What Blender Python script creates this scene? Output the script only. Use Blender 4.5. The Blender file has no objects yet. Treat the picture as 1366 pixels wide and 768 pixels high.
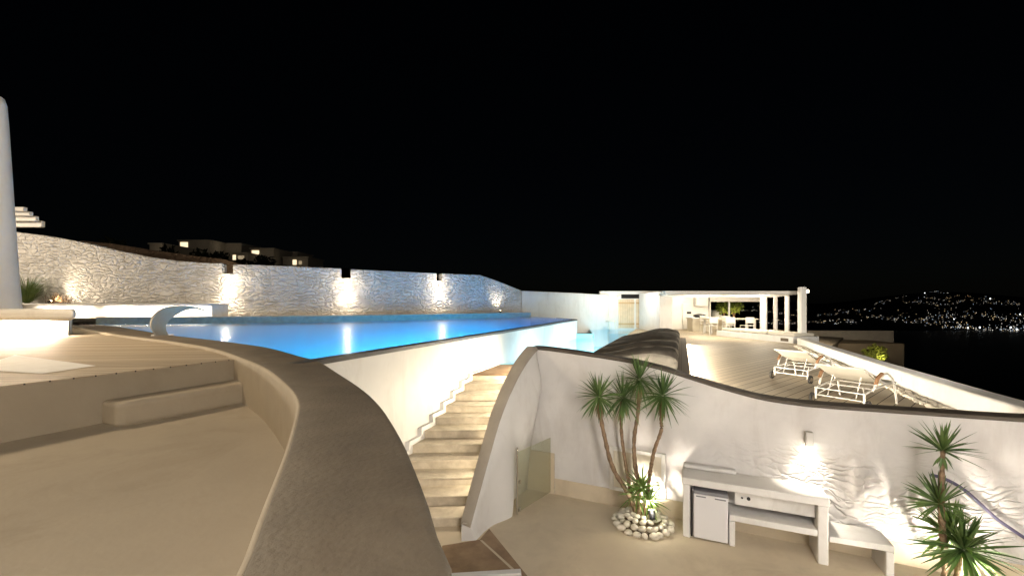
import bpy, bmesh, math, random
from mathutils import Vector, Matrix, noise
random.seed(7)
S = bpy.context.scene
COL = S.collection
F, U0, V0, ZC = 560.0, 683.0, 406.0, 2.9      # lens in photo pixels, optical column, horizon row, eye height above the courtyard
R = math.radians

def G(u, v, d):
    """point of the level d metres below eye height that is seen in this direction"""
    Y = F * d / (v - V0)
    return Vector(((u - U0) / F * Y, Y, ZC - d))
def PY(u, v, Y):
    return Vector(((u - U0) / F * Y, Y, ZC - (v - V0) / F * Y))
def lerp(a, b, t): return a + (b - a) * t
def sstep(a, b, x):
    t = max(0.0, min(1.0, (x - a) / (b - a))); return t * t * (3 - 2 * t)

# ------------------------------------------------------------------ materials
def mat(name, col, rough=0.8, metal=0.0, spec=0.3, vary=0.0, vscale=3.0, bump=0.0, bscale=20.0, bdist=0.01, col2=None, stain=None):
    m = bpy.data.materials.new(name); m.use_nodes = True
    nt = m.node_tree; N = nt.nodes; L = nt.links
    b = N['Principled BSDF']
    b.inputs['Base Color'].default_value = (*col, 1); b.inputs['Roughness'].default_value = rough
    b.inputs['Metallic'].default_value = metal; b.inputs['Specular IOR Level'].default_value = spec
    tc = N.new('ShaderNodeTexCoord')
    if vary > 0 or col2:
        nz = N.new('ShaderNodeTexNoise'); nz.inputs['Scale'].default_value = vscale; nz.inputs['Detail'].default_value = 8
        nz.inputs['Roughness'].default_value = 0.6
        L.new(tc.outputs['Object'], nz.inputs['Vector'])
        rp = N.new('ShaderNodeValToRGB'); rp.color_ramp.elements[0].position = 0.32; rp.color_ramp.elements[1].position = 0.68
        c2 = col2 or tuple(min(1, c * (1 + vary)) for c in col)
        c1 = col if col2 else tuple(c * (1 - vary) for c in col)
        rp.color_ramp.elements[0].color = (*c1, 1); rp.color_ramp.elements[1].color = (*c2, 1)
        L.new(nz.outputs['Fac'], rp.inputs['Fac']); L.new(rp.outputs['Color'], b.inputs['Base Color'])
    if stain:
        amt, sx_, sz_ = stain
        ms = N.new('ShaderNodeMapping'); ms.inputs['Scale'].default_value = (sx_, sx_, sz_); L.new(tc.outputs['Object'], ms.inputs['Vector'])
        ns = N.new('ShaderNodeTexNoise'); ns.inputs['Scale'].default_value = 1.0; ns.inputs['Detail'].default_value = 9; ns.inputs['Roughness'].default_value = 0.68; ns.inputs['Distortion'].default_value = 0.6
        L.new(ms.outputs['Vector'], ns.inputs['Vector'])
        rs_ = N.new('ShaderNodeMapRange'); rs_.inputs[1].default_value = 0.50; rs_.inputs[2].default_value = 0.72; rs_.inputs[3].default_value = 0.0; rs_.inputs[4].default_value = amt
        L.new(ns.outputs['Fac'], rs_.inputs[0])
        mm_ = N.new('ShaderNodeMixRGB'); mm_.blend_type = 'MULTIPLY'; mm_.inputs[2].default_value = (0.45, 0.38, 0.30, 1); L.new(rs_.outputs[0], mm_.inputs['Fac'])
        src = b.inputs['Base Color'].links[0].from_socket if b.inputs['Base Color'].links else None
        if src: L.new(src, mm_.inputs[1])
        else: mm_.inputs[1].default_value = (*col, 1)
        L.new(mm_.outputs[0], b.inputs['Base Color'])
    if bump > 0:
        n2 = N.new('ShaderNodeTexNoise'); n2.inputs['Scale'].default_value = bscale; n2.inputs['Detail'].default_value = 6
        L.new(tc.outputs['Object'], n2.inputs['Vector'])
        bp = N.new('ShaderNodeBump'); bp.inputs['Strength'].default_value = bump; bp.inputs['Distance'].default_value = bdist
        L.new(n2.outputs['Fac'], bp.inputs['Height']); L.new(bp.outputs['Normal'], b.inputs['Normal'])
    return m

def stone_mat(name, col, scale, dist, patchy=False, sz=1.9):
    """whitewashed rubble: rounded stones with recessed joints under thick paint"""
    m = mat(name, col, 0.85, vary=0.06, vscale=2.5, stain=(0.28, 1.6, 0.6))
    nt = m.node_tree; N = nt.nodes; L = nt.links; b = N['Principled BSDF']
    tc = N.new('ShaderNodeTexCoord'); mp = N.new('ShaderNodeMapping')
    mp.inputs['Scale'].default_value = (scale, scale, scale * sz)
    n0 = N.new('ShaderNodeTexNoise'); n0.inputs['Scale'].default_value = 2.2; n0.inputs['Detail'].default_value = 3
    mx = N.new('ShaderNodeMixRGB'); mx.blend_type = 'ADD'; mx.inputs['Fac'].default_value = 0.35
    L.new(tc.outputs['Object'], n0.inputs['Vector']); L.new(tc.outputs['Object'], mx.inputs[1]); L.new(n0.outputs['Color'], mx.inputs[2])
    L.new(mx.outputs[0], mp.inputs['Vector'])
    vo = N.new('ShaderNodeTexVoronoi'); vo.feature = 'DISTANCE_TO_EDGE'; vo.inputs['Scale'].default_value = 1.0
    L.new(mp.outputs['Vector'], vo.inputs['Vector'])
    rp = N.new('ShaderNodeValToRGB'); rp.color_ramp.elements[0].position = 0.0; rp.color_ramp.elements[1].position = 0.22
    rp.color_ramp.interpolation = 'B_SPLINE'
    L.new(vo.outputs['Distance'], rp.inputs['Fac'])
    vc = N.new('ShaderNodeTexVoronoi'); vc.inputs['Scale'].default_value = 1.0; L.new(mp.outputs['Vector'], vc.inputs['Vector'])
    n1 = N.new('ShaderNodeTexNoise'); n1.inputs['Scale'].default_value = 9; n1.inputs['Detail'].default_value = 5
    L.new(tc.outputs['Object'], n1.inputs['Vector'])
    a1 = N.new('ShaderNodeMath'); a1.operation = 'MULTIPLY_ADD'; a1.inputs[1].default_value = 0.55
    L.new(n1.outputs['Fac'], a1.inputs[0]); L.new(rp.outputs['Color'], a1.inputs[2])
    sp = N.new('ShaderNodeSeparateColor'); L.new(vc.outputs['Color'], sp.inputs['Color'])
    a2 = N.new('ShaderNodeMath'); a2.operation = 'MULTIPLY_ADD'; a2.inputs[1].default_value = 0.8
    L.new(sp.outputs[0], a2.inputs[0]); L.new(a1.outputs[0], a2.inputs[2])
    out = a2.outputs[0]
    if patchy:
        n3 = N.new('ShaderNodeTexNoise'); n3.inputs['Scale'].default_value = 0.9; n3.inputs['Detail'].default_value = 4
        L.new(tc.outputs['Object'], n3.inputs['Vector'])
        sx = N.new('ShaderNodeSeparateXYZ'); L.new(tc.outputs['Object'], sx.inputs[0])
        # relief shows low on the wall and towards its right end, the upper wall is smooth plaster
        mz = N.new('ShaderNodeMapRange'); mz.inputs[1].default_value = 1.25; mz.inputs[2].default_value = 0.9; L.new(sx.outputs['Z'], mz.inputs[0])
        mxx = N.new('ShaderNodeMapRange'); mxx.inputs[1].default_value = -0.6; mxx.inputs[2].default_value = 0.2; L.new(sx.outputs['X'], mxx.inputs[0])
        mr = N.new('ShaderNodeMapRange'); mr.inputs[1].default_value = 0.42; mr.inputs[2].default_value = 0.60; L.new(n3.outputs['Fac'], mr.inputs[0])
        p1 = N.new('ShaderNodeMath'); p1.operation = 'MULTIPLY'; L.new(mz.outputs[0], p1.inputs[0]); L.new(mxx.outputs[0], p1.inputs[1])
        p2 = N.new('ShaderNodeMath'); p2.operation = 'MULTIPLY'; L.new(p1.outputs[0], p2.inputs[0]); L.new(mr.outputs[0], p2.inputs[1])
        p3 = N.new('ShaderNodeMath'); p3.operation = 'MULTIPLY'; L.new(out, p3.inputs[0]); L.new(p2.outputs[0], p3.inputs[1])
        out = p3.outputs[0]
    bp = N.new('ShaderNodeBump'); bp.inputs['Strength'].default_value = 1.0; bp.inputs['Distance'].default_value = dist
    L.new(out, bp.inputs['Height']); L.new(bp.outputs['Normal'], b.inputs['Normal'])
    return m

def deck_mat(name, col, col2, angle, width, gap=0.05, rough=0.6):
    """boards: one tone per board, dark joints, grain along the board"""
    m = bpy.data.materials.new(name); m.use_nodes = True
    nt = m.node_tree; N = nt.nodes; L = nt.links; b = N['Principled BSDF']; b.inputs['Roughness'].default_value = rough
    b.inputs['Specular IOR Level'].default_value = 0.3
    tc = N.new('ShaderNodeTexCoord'); mp = N.new('ShaderNodeMapping'); mp.inputs['Rotation'].default_value = (0, 0, -angle)
    L.new(tc.outputs['Object'], mp.inputs['Vector'])
    sx = N.new('ShaderNodeSeparateXYZ'); L.new(mp.outputs['Vector'], sx.inputs[0])
    dv = N.new('ShaderNodeMath'); dv.operation = 'DIVIDE'; dv.inputs[1].default_value = width; L.new(sx.outputs['Y'], dv.inputs[0])
    fl = N.new('ShaderNodeMath'); fl.operation = 'FLOOR'; L.new(dv.outputs[0], fl.inputs[0])
    fr = N.new('ShaderNodeMath'); fr.operation = 'FRACT'; L.new(dv.outputs[0], fr.inputs[0])
    wn = N.new('ShaderNodeTexWhiteNoise'); wn.noise_dimensions = '1D'; L.new(fl.outputs[0], wn.inputs['W'])
    st = N.new('ShaderNodeMapping'); st.inputs['Scale'].default_value = (1.2, 22, 1); L.new(mp.outputs['Vector'], st.inputs['Vector'])
    nz = N.new('ShaderNodeTexNoise'); nz.inputs['Scale'].default_value = 2.0; nz.inputs['Detail'].default_value = 7; L.new(st.outputs['Vector'], nz.inputs['Vector'])
    av = N.new('ShaderNodeMath'); av.operation = 'MULTIPLY_ADD'; av.inputs[1].default_value = 0.5; L.new(wn.outputs['Value'], av.inputs[0])
    hv = N.new('ShaderNodeMath'); hv.operation = 'MULTIPLY'; hv.inputs[1].default_value = 0.6; L.new(nz.outputs['Fac'], hv.inputs[0]); L.new(hv.outputs[0], av.inputs[2])
    mx = N.new('ShaderNodeMixRGB'); mx.inputs[1].default_value = (*col, 1); mx.inputs[2].default_value = (*col2, 1); L.new(av.outputs[0], mx.inputs['Fac'])
    lt = N.new('ShaderNodeMath'); lt.operation = 'LESS_THAN'; lt.inputs[1].default_value = gap; L.new(fr.outputs[0], lt.inputs[0])
    m2 = N.new('ShaderNodeMixRGB'); m2.inputs[2].default_value = (0.02, 0.016, 0.012, 1); L.new(lt.outputs[0], m2.inputs['Fac']); L.new(mx.outputs[0], m2.inputs[1])
    L.new(m2.outputs[0], b.inputs['Base Color'])
    bp = N.new('ShaderNodeBump'); bp.inputs['Strength'].default_value = 0.35; bp.inputs['Distance'].default_value = 0.004
    sb = N.new('ShaderNodeMath'); sb.operation = 'SUBTRACT'; L.new(nz.outputs['Fac'], sb.inputs[0]); L.new(lt.outputs[0], sb.inputs[1])
    L.new(sb.outputs[0], bp.inputs['Height']); L.new(bp.outputs['Normal'], b.inputs['Normal'])
    return m

def emit(name, col, s):
    m = bpy.data.materials.new(name); m.use_nodes = True; nt = m.node_tree
    b = nt.nodes['Principled BSDF']; b.inputs['Base Color'].default_value = (0, 0, 0, 1)
    b.inputs['Emission Color'].default_value = (*col, 1); b.inputs['Emission Strength'].default_value = s
    return m

def water_mat(name, tint, ior, rough, wave):
    m = bpy.data.materials.new(name); m.use_nodes = True; nt = m.node_tree; N = nt.nodes; L = nt.links
    for n in list(N):
        if n.type != 'OUTPUT_MATERIAL': N.remove(n)
    out = [n for n in N if n.type == 'OUTPUT_MATERIAL'][0]
    tr = N.new('ShaderNodeBsdfTransparent'); tr.inputs['Color'].default_value = (*tint, 1)
    gl = N.new('ShaderNodeBsdfGlossy'); gl.inputs['Roughness'].default_value = rough; gl.inputs['Color'].default_value = (0.9, 0.95, 1, 1)
    fz = N.new('ShaderNodeFresnel'); fz.inputs['IOR'].default_value = ior
    mx = N.new('ShaderNodeMixShader'); L.new(fz.outputs[0], mx.inputs['Fac']); L.new(tr.outputs[0], mx.inputs[1]); L.new(gl.outputs[0], mx.inputs[2])
    tc = N.new('ShaderNodeTexCoord'); nz = N.new('ShaderNodeTexNoise'); nz.inputs['Scale'].default_value = 2.2; nz.inputs['Detail'].default_value = 3
    L.new(tc.outputs['Object'], nz.inputs['Vector'])
    bp = N.new('ShaderNodeBump'); bp.inputs['Strength'].default_value = 0.6; bp.inputs['Distance'].default_value = wave
    L.new(nz.outputs['Fac'], bp.inputs['Height']); L.new(bp.outputs['Normal'], gl.inputs['Normal'])
    L.new(mx.outputs[0], out.inputs['Surface'])
    return m

def glass_mat(name, tint, ior=1.45, cover=0.0):
    m = water_mat(name, tint, ior, 0.02, 0.0)
    nt = m.node_tree; N = nt.nodes; L = nt.links
    lw = N.new('ShaderNodeLayerWeight'); lw.inputs['Blend'].default_value = 0.12
    mu = N.new('ShaderNodeMath'); mu.operation = 'MULTIPLY'; mu.inputs[1].default_value = 0.35; L.new(lw.outputs['Facing'], mu.inputs[0])
    mx = [n for n in N if n.type == 'MIX_SHADER'][0]; L.new(mu.outputs[0], mx.inputs['Fac'])
    if cover:
        df = N.new('ShaderNodeBsdfTranslucent'); df.inputs['Color'].default_value = (*tint, 1)
        d2 = N.new('ShaderNodeBsdfDiffuse'); d2.inputs['Color'].default_value = (*tint, 1)
        m3 = N.new('ShaderNodeMixShader'); L.new(df.outputs[0], m3.inputs[1]); L.new(d2.outputs[0], m3.inputs[2])
        m4 = N.new('ShaderNodeMixShader'); m4.inputs['Fac'].default_value = cover
        out = [n for n in N if n.type == 'OUTPUT_MATERIAL'][0]
        L.new(mx.outputs[0], m4.inputs[1]); L.new(m3.outputs[0], m4.inputs[2]); L.new(m4.outputs[0], out.inputs['Surface'])
    return m

M = {}
M['plaster'] = mat('white_plaster', (0.78, 0.76, 0.72), 0.85, vary=0.05, vscale=1.3, bump=0.35, bscale=9, bdist=0.012, stain=(0.22, 2.2, 0.5))
M['plaster_fine'] = mat('fine_white_plaster', (0.80, 0.78, 0.75), 0.8, vary=0.03, vscale=2, bump=0.2, bscale=30, bdist=0.004, stain=(0.22, 4.0, 1.6))
M['wall_patchy'] = stone_mat('plastered_stone', (0.78, 0.755, 0.73), 5.0, 0.03, patchy=True, sz=2.8)
M['stone_white'] = stone_mat('whitewashed_stone', (0.74, 0.71, 0.67), 3.4, 0.06, sz=2.3)
M['stone_brown'] = stone_mat('brown_fieldstone', (0.16, 0.11, 0.075), 2.0, 0.08)
M['tan_plaster'] = mat('tan_microcement', (0.68, 0.58, 0.43), 0.7, vary=0.07, vscale=1.6, bump=0.2, bscale=14, bdist=0.004, stain=(0.30, 1.3, 1.3))
M['lounge'] = mat('beige_render', (0.40, 0.335, 0.245), 0.75, vary=0.06, vscale=1.1, bump=0.35, bscale=22, bdist=0.006, stain=(0.28, 1.1, 1.1))
M['cap'] = mat('grey_brown_cement', (0.138, 0.112, 0.08), 0.62, vary=0.22, vscale=2.4, bump=0.7, bscale=42, bdist=0.006, spec=0.35, stain=(0.35, 2.6, 2.6))
M['cap_dark'] = mat('dark_brown_cement', (0.085, 0.07, 0.055), 0.6, vary=0.2, vscale=3, bump=0.3, bscale=30, bdist=0.004)
M['cap_light'] = mat('pale_cement', (0.42, 0.37, 0.30), 0.7, vary=0.1, vscale=3, bump=0.3, bscale=30, bdist=0.004)
M['coping'] = mat('green_grey_slate', (0.16, 0.19, 0.17), 0.5, vary=0.25, vscale=5, bump=0.2, bscale=20)
M['rim'] = mat('dark_rim_stone', (0.05, 0.048, 0.045), 0.4, vary=0.2, vscale=6)
M['travertine'] = mat('travertine', (0.55, 0.47, 0.35), 0.55, col2=(0.74, 0.65, 0.51), vscale=7, bump=0.5, bscale=45, bdist=0.006)
M['travertine_dark'] = mat('brown_travertine', (0.20, 0.125, 0.07), 0.5, col2=(0.34, 0.23, 0.135), vscale=4, bump=0.3, bscale=30, bdist=0.004)
M['joint'] = mat('pale_joint', (0.62, 0.54, 0.42), 0.8)
M['deck_left'] = deck_mat('weathered_deck_boards', (0.28, 0.215, 0.145), (0.58, 0.48, 0.35), R(7), 0.14, 0.08)
M['deck_right'] = deck_mat('pale_deck_boards', (0.42, 0.35, 0.25), (0.60, 0.51, 0.38), math.atan2(0.63, 0.77), 0.17, 0.07)
M['platform'] = deck_mat('dark_platform_boards', (0.13, 0.09, 0.055), (0.22, 0.16, 0.10), R(68), 0.12, 0.05)
M['pool_tile'] = mat('blue_pool_lining', (0.02, 0.50, 0.93), 0.6, vary=0.06, vscale=0.8)
M['pool_pale'] = mat('pale_pool_lining', (0.38, 0.78, 0.92), 0.6, vary=0.06, vscale=1.5)
M['water'] = water_mat('pool_water', (0.82, 0.95, 1.0), 1.11, 0.24, 0.016)
M['water_low'] = water_mat('lower_pool_water', (0.9, 0.98, 1.0), 1.08, 0.08, 0.02)
M['steel'] = mat('brushed_steel', (0.27, 0.225, 0.165), 0.5, metal=0.4, vary=0.05, vscale=30)
M['alu'] = mat('satin_aluminium', (0.62, 0.60, 0.57), 0.5, metal=0.2)
M['chrome'] = mat('polished_steel', (0.8, 0.8, 0.8), 0.12, metal=1.0)
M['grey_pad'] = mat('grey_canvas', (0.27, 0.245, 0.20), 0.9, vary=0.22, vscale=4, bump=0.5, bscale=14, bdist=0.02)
M['shaded_pad'] = mat('shaded_top_canvas', (0.12, 0.105, 0.085), 0.9, vary=0.25, vscale=5, bump=0.5, bscale=14, bdist=0.02)  # cushion canvas with the shade of the tops put into its colour
M['grey_piping'] = mat('grey_piping', (0.20, 0.19, 0.165), 0.9)
M['white_metal'] = mat('white_powder_coat', (0.8, 0.77, 0.7), 0.4, spec=0.5)
M['sling'] = mat('cream_sling_mesh', (0.70, 0.66, 0.56), 0.85, bump=0.3, bscale=120, bdist=0.002)
M['teak'] = mat('teak', (0.30, 0.17, 0.09), 0.55, vary=0.2, vscale=12)
M['rubber'] = mat('dark_rubber', (0.035, 0.033, 0.03), 0.7)
M['door_wood'] = mat('pale_pine', (0.72, 0.56, 0.38), 0.6, vary=0.1, vscale=4)
M['door_rail'] = mat('honey_pine', (0.55, 0.36, 0.18), 0.6, vary=0.1, vscale=4)
M['dark_gap'] = mat('dark_opening', (0.012, 0.01, 0.008), 0.9)
M['white_paint'] = mat('white_paint', (0.86, 0.84, 0.79), 0.6, vary=0.03)
M['cream'] = mat('cream_paint', (0.74, 0.68, 0.54), 0.7, vary=0.04)
M['fridge'] = mat('white_enamel', (0.80, 0.79, 0.80), 0.35, spec=0.5)
M['fridge_dark'] = mat('grey_plastic', (0.22, 0.22, 0.24), 0.5)
M['black'] = mat('black_plastic', (0.02, 0.02, 0.022), 0.4)
M['pebble'] = mat('pale_pebble', (0.76, 0.70, 0.58), 0.75, vary=0.14, vscale=9, bump=0.2, bscale=30)
M['soil'] = mat('potting_soil', (0.22, 0.17, 0.11), 0.95, vary=0.3, vscale=20, bump=0.5, bscale=40)
M['leaf'] = mat('yucca_leaf', (0.055, 0.115, 0.035), 0.42, col2=(0.13, 0.20, 0.055), vscale=5, spec=0.45)
M['leaf_low'] = mat('fresh_yucca_leaf', (0.09, 0.18, 0.03), 0.42, col2=(0.15, 0.24, 0.05), vscale=6, spec=0.45)
M['dry_leaf'] = mat('dead_yucca_leaf', (0.26, 0.19, 0.10), 0.8, vary=0.3, vscale=8)
M['bark'] = mat('yucca_bark', (0.22, 0.15, 0.095), 0.9, vary=0.35, vscale=22, bump=0.9, bscale=55, bdist=0.012)
M['grass_leaf'] = mat('grass_blade', (0.10, 0.17, 0.04), 0.6, col2=(0.22, 0.26, 0.08), vscale=3)
M['twig'] = mat('dry_twig', (0.17, 0.10, 0.05), 0.9, vary=0.3, vscale=10)
M['hose'] = mat('violet_grey_hose', (0.10, 0.09, 0.16), 0.35, vary=0.15, vscale=6, spec=0.5)
M['glass'] = glass_mat('frosted_green_glass', (0.89, 0.895, 0.82), 1.3, 0.16)
M['glass_clear'] = glass_mat('window_glass', (0.93, 0.95, 0.95), 1.4)
M['earth'] = mat('dry_hillside', (0.055, 0.042, 0.028), 0.95, vary=0.4, vscale=0.3)
M['scrub'] = mat('dark_scrub', (0.03, 0.035, 0.018), 0.95, vary=0.4, vscale=0.8)
M['sea'] = mat('night_sea', (0.004, 0.005, 0.007), 0.35, spec=0.12, bump=0.3, bscale=0.08, bdist=0.5)
M['far'] = mat('far_hill_ground', (0.02, 0.018, 0.015), 0.95)
M['house'] = mat('limewashed_house', (0.55, 0.50, 0.42), 0.85, vary=0.08)
M['gravel'] = mat('pale_roof_gravel', (0.40, 0.35, 0.27), 0.9, col2=(0.10, 0.08, 0.06), vscale=9, bump=0.8, bscale=20, bdist=0.04)
M['tan_house'] = mat('tan_render', (0.36, 0.29, 0.20), 0.85, vary=0.12, vscale=0.8)
M['bush'] = mat('lit_shrub_leaf', (0.19, 0.24, 0.03), 0.7, col2=(0.32, 0.36, 0.06), vscale=4)
M['lamp_warm'] = emit('warm_lamp_glass', (1.0, 0.83, 0.55), 30)
M['lamp_soft'] = emit('soft_lamp_glass', (1.0, 0.85, 0.6), 10)
M['window_lit'] = emit('lit_window', (1.0, 0.80, 0.50), 1.3)
M['window_dim'] = emit('dim_lit_window', (1.0, 0.78, 0.48), 0.35)

# ------------------------------------------------------------------ object helpers
def thing(name, label, cat, loc=(0, 0, 0), rotz=0.0, group=None):
    o = bpy.data.objects.new(name, None); COL.objects.link(o); o.empty_display_size = 0.1
    o.location = loc; o.rotation_euler = (0, 0, rotz); o['label'] = label; o['category'] = cat
    if group: o['group'] = group
    return o
def tag(o, label, cat, group=None, kind=None):
    o['label'] = label; o['category'] = cat
    if group: o['group'] = group
    if kind: o['kind'] = kind
    return o
def obj(name, bm, m, parent=None, local=False, smooth=None, bevel=0.0, segs=2, subd=0):
    """one mesh object; bm is in world space unless local, the parent's place is taken off"""
    bmesh.ops.recalc_face_normals(bm, faces=bm.faces)
    if parent is not None and not local:
        bmesh.ops.translate(bm, verts=bm.verts, vec=-Vector(parent.location))
    me = bpy.data.meshes.new(name); bm.to_mesh(me); bm.free()
    for mm in (m if isinstance(m, list) else [m]): me.materials.append(mm)
    o = bpy.data.objects.new(name, me); COL.objects.link(o)
    if parent is not None: o.parent = parent
    if smooth is not None:
        for p in me.polygons: p.use_smooth = True
        if smooth < 3.1:
            me.set_sharp_from_angle(angle=smooth)
    if bevel > 0:
        md = o.modifiers.new('bevel', 'BEVEL'); md.width = bevel; md.segments = segs; md.limit_method = 'ANGLE'; md.angle_limit = R(35)
        md.harden_normals = False
        for p in me.polygons: p.use_smooth = True
        me.set_sharp_from_angle(angle=R(60))
    if subd: 
        md = o.modifiers.new('sub', 'SUBSURF'); md.levels = subd; md.render_levels = subd
        for p in me.polygons: p.use_smooth = True
    return o
def structure(o):
    o['kind'] = 'structure'; return o
def BM(): return bmesh.new()
def box(bm, lo, hi, rot=0.0, at=(0, 0, 0)):
    """axis box from lo to hi, turned by rot about its own origin then moved"""
    c, s = math.cos(rot), math.sin(rot)
    vs = []
    for z in (lo[2], hi[2]):
        for (x, y) in ((lo[0], lo[1]), (hi[0], lo[1]), (hi[0], hi[1]), (lo[0], hi[1])):
            vs.append(bm.verts.new((at[0] + x * c - y * s, at[1] + x * s + y * c, at[2] + z)))
    for f in ((0, 3, 2, 1), (4, 5, 6, 7), (0, 1, 5, 4), (1, 2, 6, 5), (2, 3, 7, 6), (3, 0, 4, 7)):
        bm.faces.new([vs[i] for i in f])
    return bm
def prism(bm, pts, z0, z1):
    a = [bm.verts.new((p[0], p[1], z0)) for p in pts]; b = [bm.verts.new((p[0], p[1], z1)) for p in pts]
    n = len(pts)
    bm.faces.new(a[::-1]); bm.faces.new(b)
    for i in range(n): bm.faces.new((a[i], a[(i + 1) % n], b[(i + 1) % n], b[i]))
    return bm
def sheet(bm, pts, z):
    bm.faces.new([bm.verts.new((p[0], p[1], z)) for p in pts]); return bm
def tube(bm, pts, rad, n=10, caps=True):
    pts = [Vector(p) for p in pts]
    rads = rad if isinstance(rad, (list, tuple)) else [rad] * len(pts)
    rings = []; up = Vector((0, 0, 1))
    for i, p in enumerate(pts):
        t = (pts[min(i + 1, len(pts) - 1)] - pts[max(i - 1, 0)]).normalized()
        a = t.cross(up)
        if a.length < 0.05: a = t.cross(Vector((1, 0, 0)))
        a.normalize(); b = a.cross(t).normalized()
        rings.append([bm.verts.new(p + (a * math.cos(2 * math.pi * k / n) + b * math.sin(2 * math.pi * k / n)) * rads[i]) for k in range(n)])
    for r0, r1 in zip(rings, rings[1:]):
        for k in range(n): bm.faces.new((r0[k], r0[(k + 1) % n], r1[(k + 1) % n], r1[k]))
    if caps:
        bm.faces.new(rings[0][::-1]); bm.faces.new(rings[-1])
    return bm
def lathe(bm, prof, at=(0, 0, 0), n=20):
    rings = [[bm.verts.new((at[0] + r * math.cos(2 * math.pi * k / n), at[1] + r * math.sin(2 * math.pi * k / n), at[2] + z)) for k in range(n)] for r, z in prof]
    for r0, r1 in zip(rings, rings[1:]):
        for k in range(n): bm.faces.new((r0[k], r0[(k + 1) % n], r1[(k + 1) % n], r1[k]))
    bm.faces.new(rings[0][::-1]); bm.faces.new(rings[-1]); return bm
def spline(pts, n):
    """Catmull-Rom through pts"""
    P = [Vector(p) for p in pts]; P = [P[0] * 2 - P[1]] + P + [P[-1] * 2 - P[-2]]
    out = []
    for i in range(1, len(P) - 2):
        a, b, c, d = P[i - 1], P[i], P[i + 1], P[i + 2]
        for k in range(n):
            t = k / n
            out.append(0.5 * ((2 * b) + (c - a) * t + (2 * a - 5 * b + 4 * c - d) * t * t + (3 * b - 3 * c + d - a) * t ** 3))
    out.append(P[-2]); return out
def wall_run(bm, pts, zbot, thick):
    """upright wall along plan points (x, y, ztop); equal plan points make a step in its top; thickness goes away from the viewer"""
    n = len(pts); fr, bk = [], []
    for i, p in enumerate(pts):
        j0, j1 = i, i
        while j0 > 0 and (Vector(pts[j0][:2]) - Vector(p[:2])).length < 1e-4: j0 -= 1
        while j1 < n - 1 and (Vector(pts[j1][:2]) - Vector(p[:2])).length < 1e-4: j1 += 1
        t = (Vector(pts[j1][:2]) - Vector(pts[j0][:2])).normalized(); nn = Vector((-t.y, t.x))
        fr.append((p[0], p[1])); bk.append((p[0] + nn.x * thick, p[1] + nn.y * thick))
    zb = zbot if isinstance(zbot, (list, tuple)) else [zbot] * n
    def V(q, z): return bm.verts.new((q[0], q[1], z))
    vf = [V(fr[i], pts[i][2]) for i in range(n)]; vb = [V(bk[i], pts[i][2]) for i in range(n)]
    wf = [V(fr[i], zb[i]) for i in range(n)]; wb = [V(bk[i], zb[i]) for i in range(n)]
    for i in range(n - 1):
        bm.faces.new((vf[i], vf[i + 1], vb[i + 1], vb[i]))
        if (Vector(fr[i]) - Vector(fr[i + 1])).length > 1e-4:
            bm.faces.new((wf[i], wf[i + 1], vf[i + 1], vf[i])); bm.faces.new((wb[i + 1], wb[i], vb[i], vb[i + 1]))
    bm.faces.new((wf[0], vf[0], vb[0], wb[0])); bm.faces.new((wf[-1], wb[-1], vb[-1], vf[-1]))
    return bm
def cap_run(bm, pts, thick, over, h):
    """coping slab riding on wall_run"""
    n = len(pts); rows = []
    for i, p in enumerate(pts):
        t = (Vector(pts[min(i + 1, n - 1)][:2]) - Vector(pts[max(i - 1, 0)][:2])).normalized(); nn = Vector((-t.y, t.x))
        a = Vector(p[:2]) - nn * over; b = Vector(p[:2]) + nn * (thick + over)
        rows.append([bm.verts.new((a.x, a.y, p[2])), bm.verts.new((b.x, b.y, p[2])), bm.verts.new((b.x, b.y, p[2] + h)), bm.verts.new((a.x, a.y, p[2] + h))])
    for r0, r1 in zip(rows, rows[1:]):
        for k in range(4): bm.faces.new((r0[k], r0[(k + 1) % 4], r1[(k + 1) % 4], r1[k]))
    bm.faces.new(rows[0]); bm.faces.new(rows[-1][::-1]); return bm
def dup(root, loc, rotz=None, label=None, scale=None):
    r = root.copy(); COL.objects.link(r); r.location = loc
    if rotz is not None: r.rotation_euler = (0, 0, rotz)
    if scale: r.scale = scale
    if label: r['label'] = label
    for ch in list(root.children):
        c = ch.copy(); COL.objects.link(c); c.parent = r
        for g in list(ch.children):
            q = g.copy(); COL.objects.link(q); q.parent = c
    return r
def light(kind, loc, power, col=(1, 0.8, 0.55), radius=0.05, aim=None, angle=60, blend=0.6, size=None):
    d = bpy.data.lights.new('lamp_' + kind.lower(), kind); d.energy = power; d.color = col
    if kind in ('POINT', 'SPOT'): d.shadow_soft_size = radius
    if kind == 'SPOT': d.spot_size = R(angle); d.spot_blend = blend
    if kind == 'AREA' and size: d.shape = 'RECTANGLE'; d.size, d.size_y = size
    o = bpy.data.objects.new('lamp', d); COL.objects.link(o); o.location = loc
    if aim is not None:
        o.rotation_euler = (Vector(aim) - Vector(loc)).to_track_quat('-Z', 'Y').to_euler()
    return o
WARM = (1.0, 0.82, 0.58); SOFT = (1.0, 0.90, 0.76)

# ------------------------------------------------------------------ levels (m, courtyard floor = 0)
ZP = ZC - 0.67      # upper pool water and parapet cap
ZD = ZC - 1.45      # lower deck, landing, lower pool
ZL = ZC - 0.72      # left deck
ZS = ZC - 1.22      # sunken lounge floor

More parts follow.
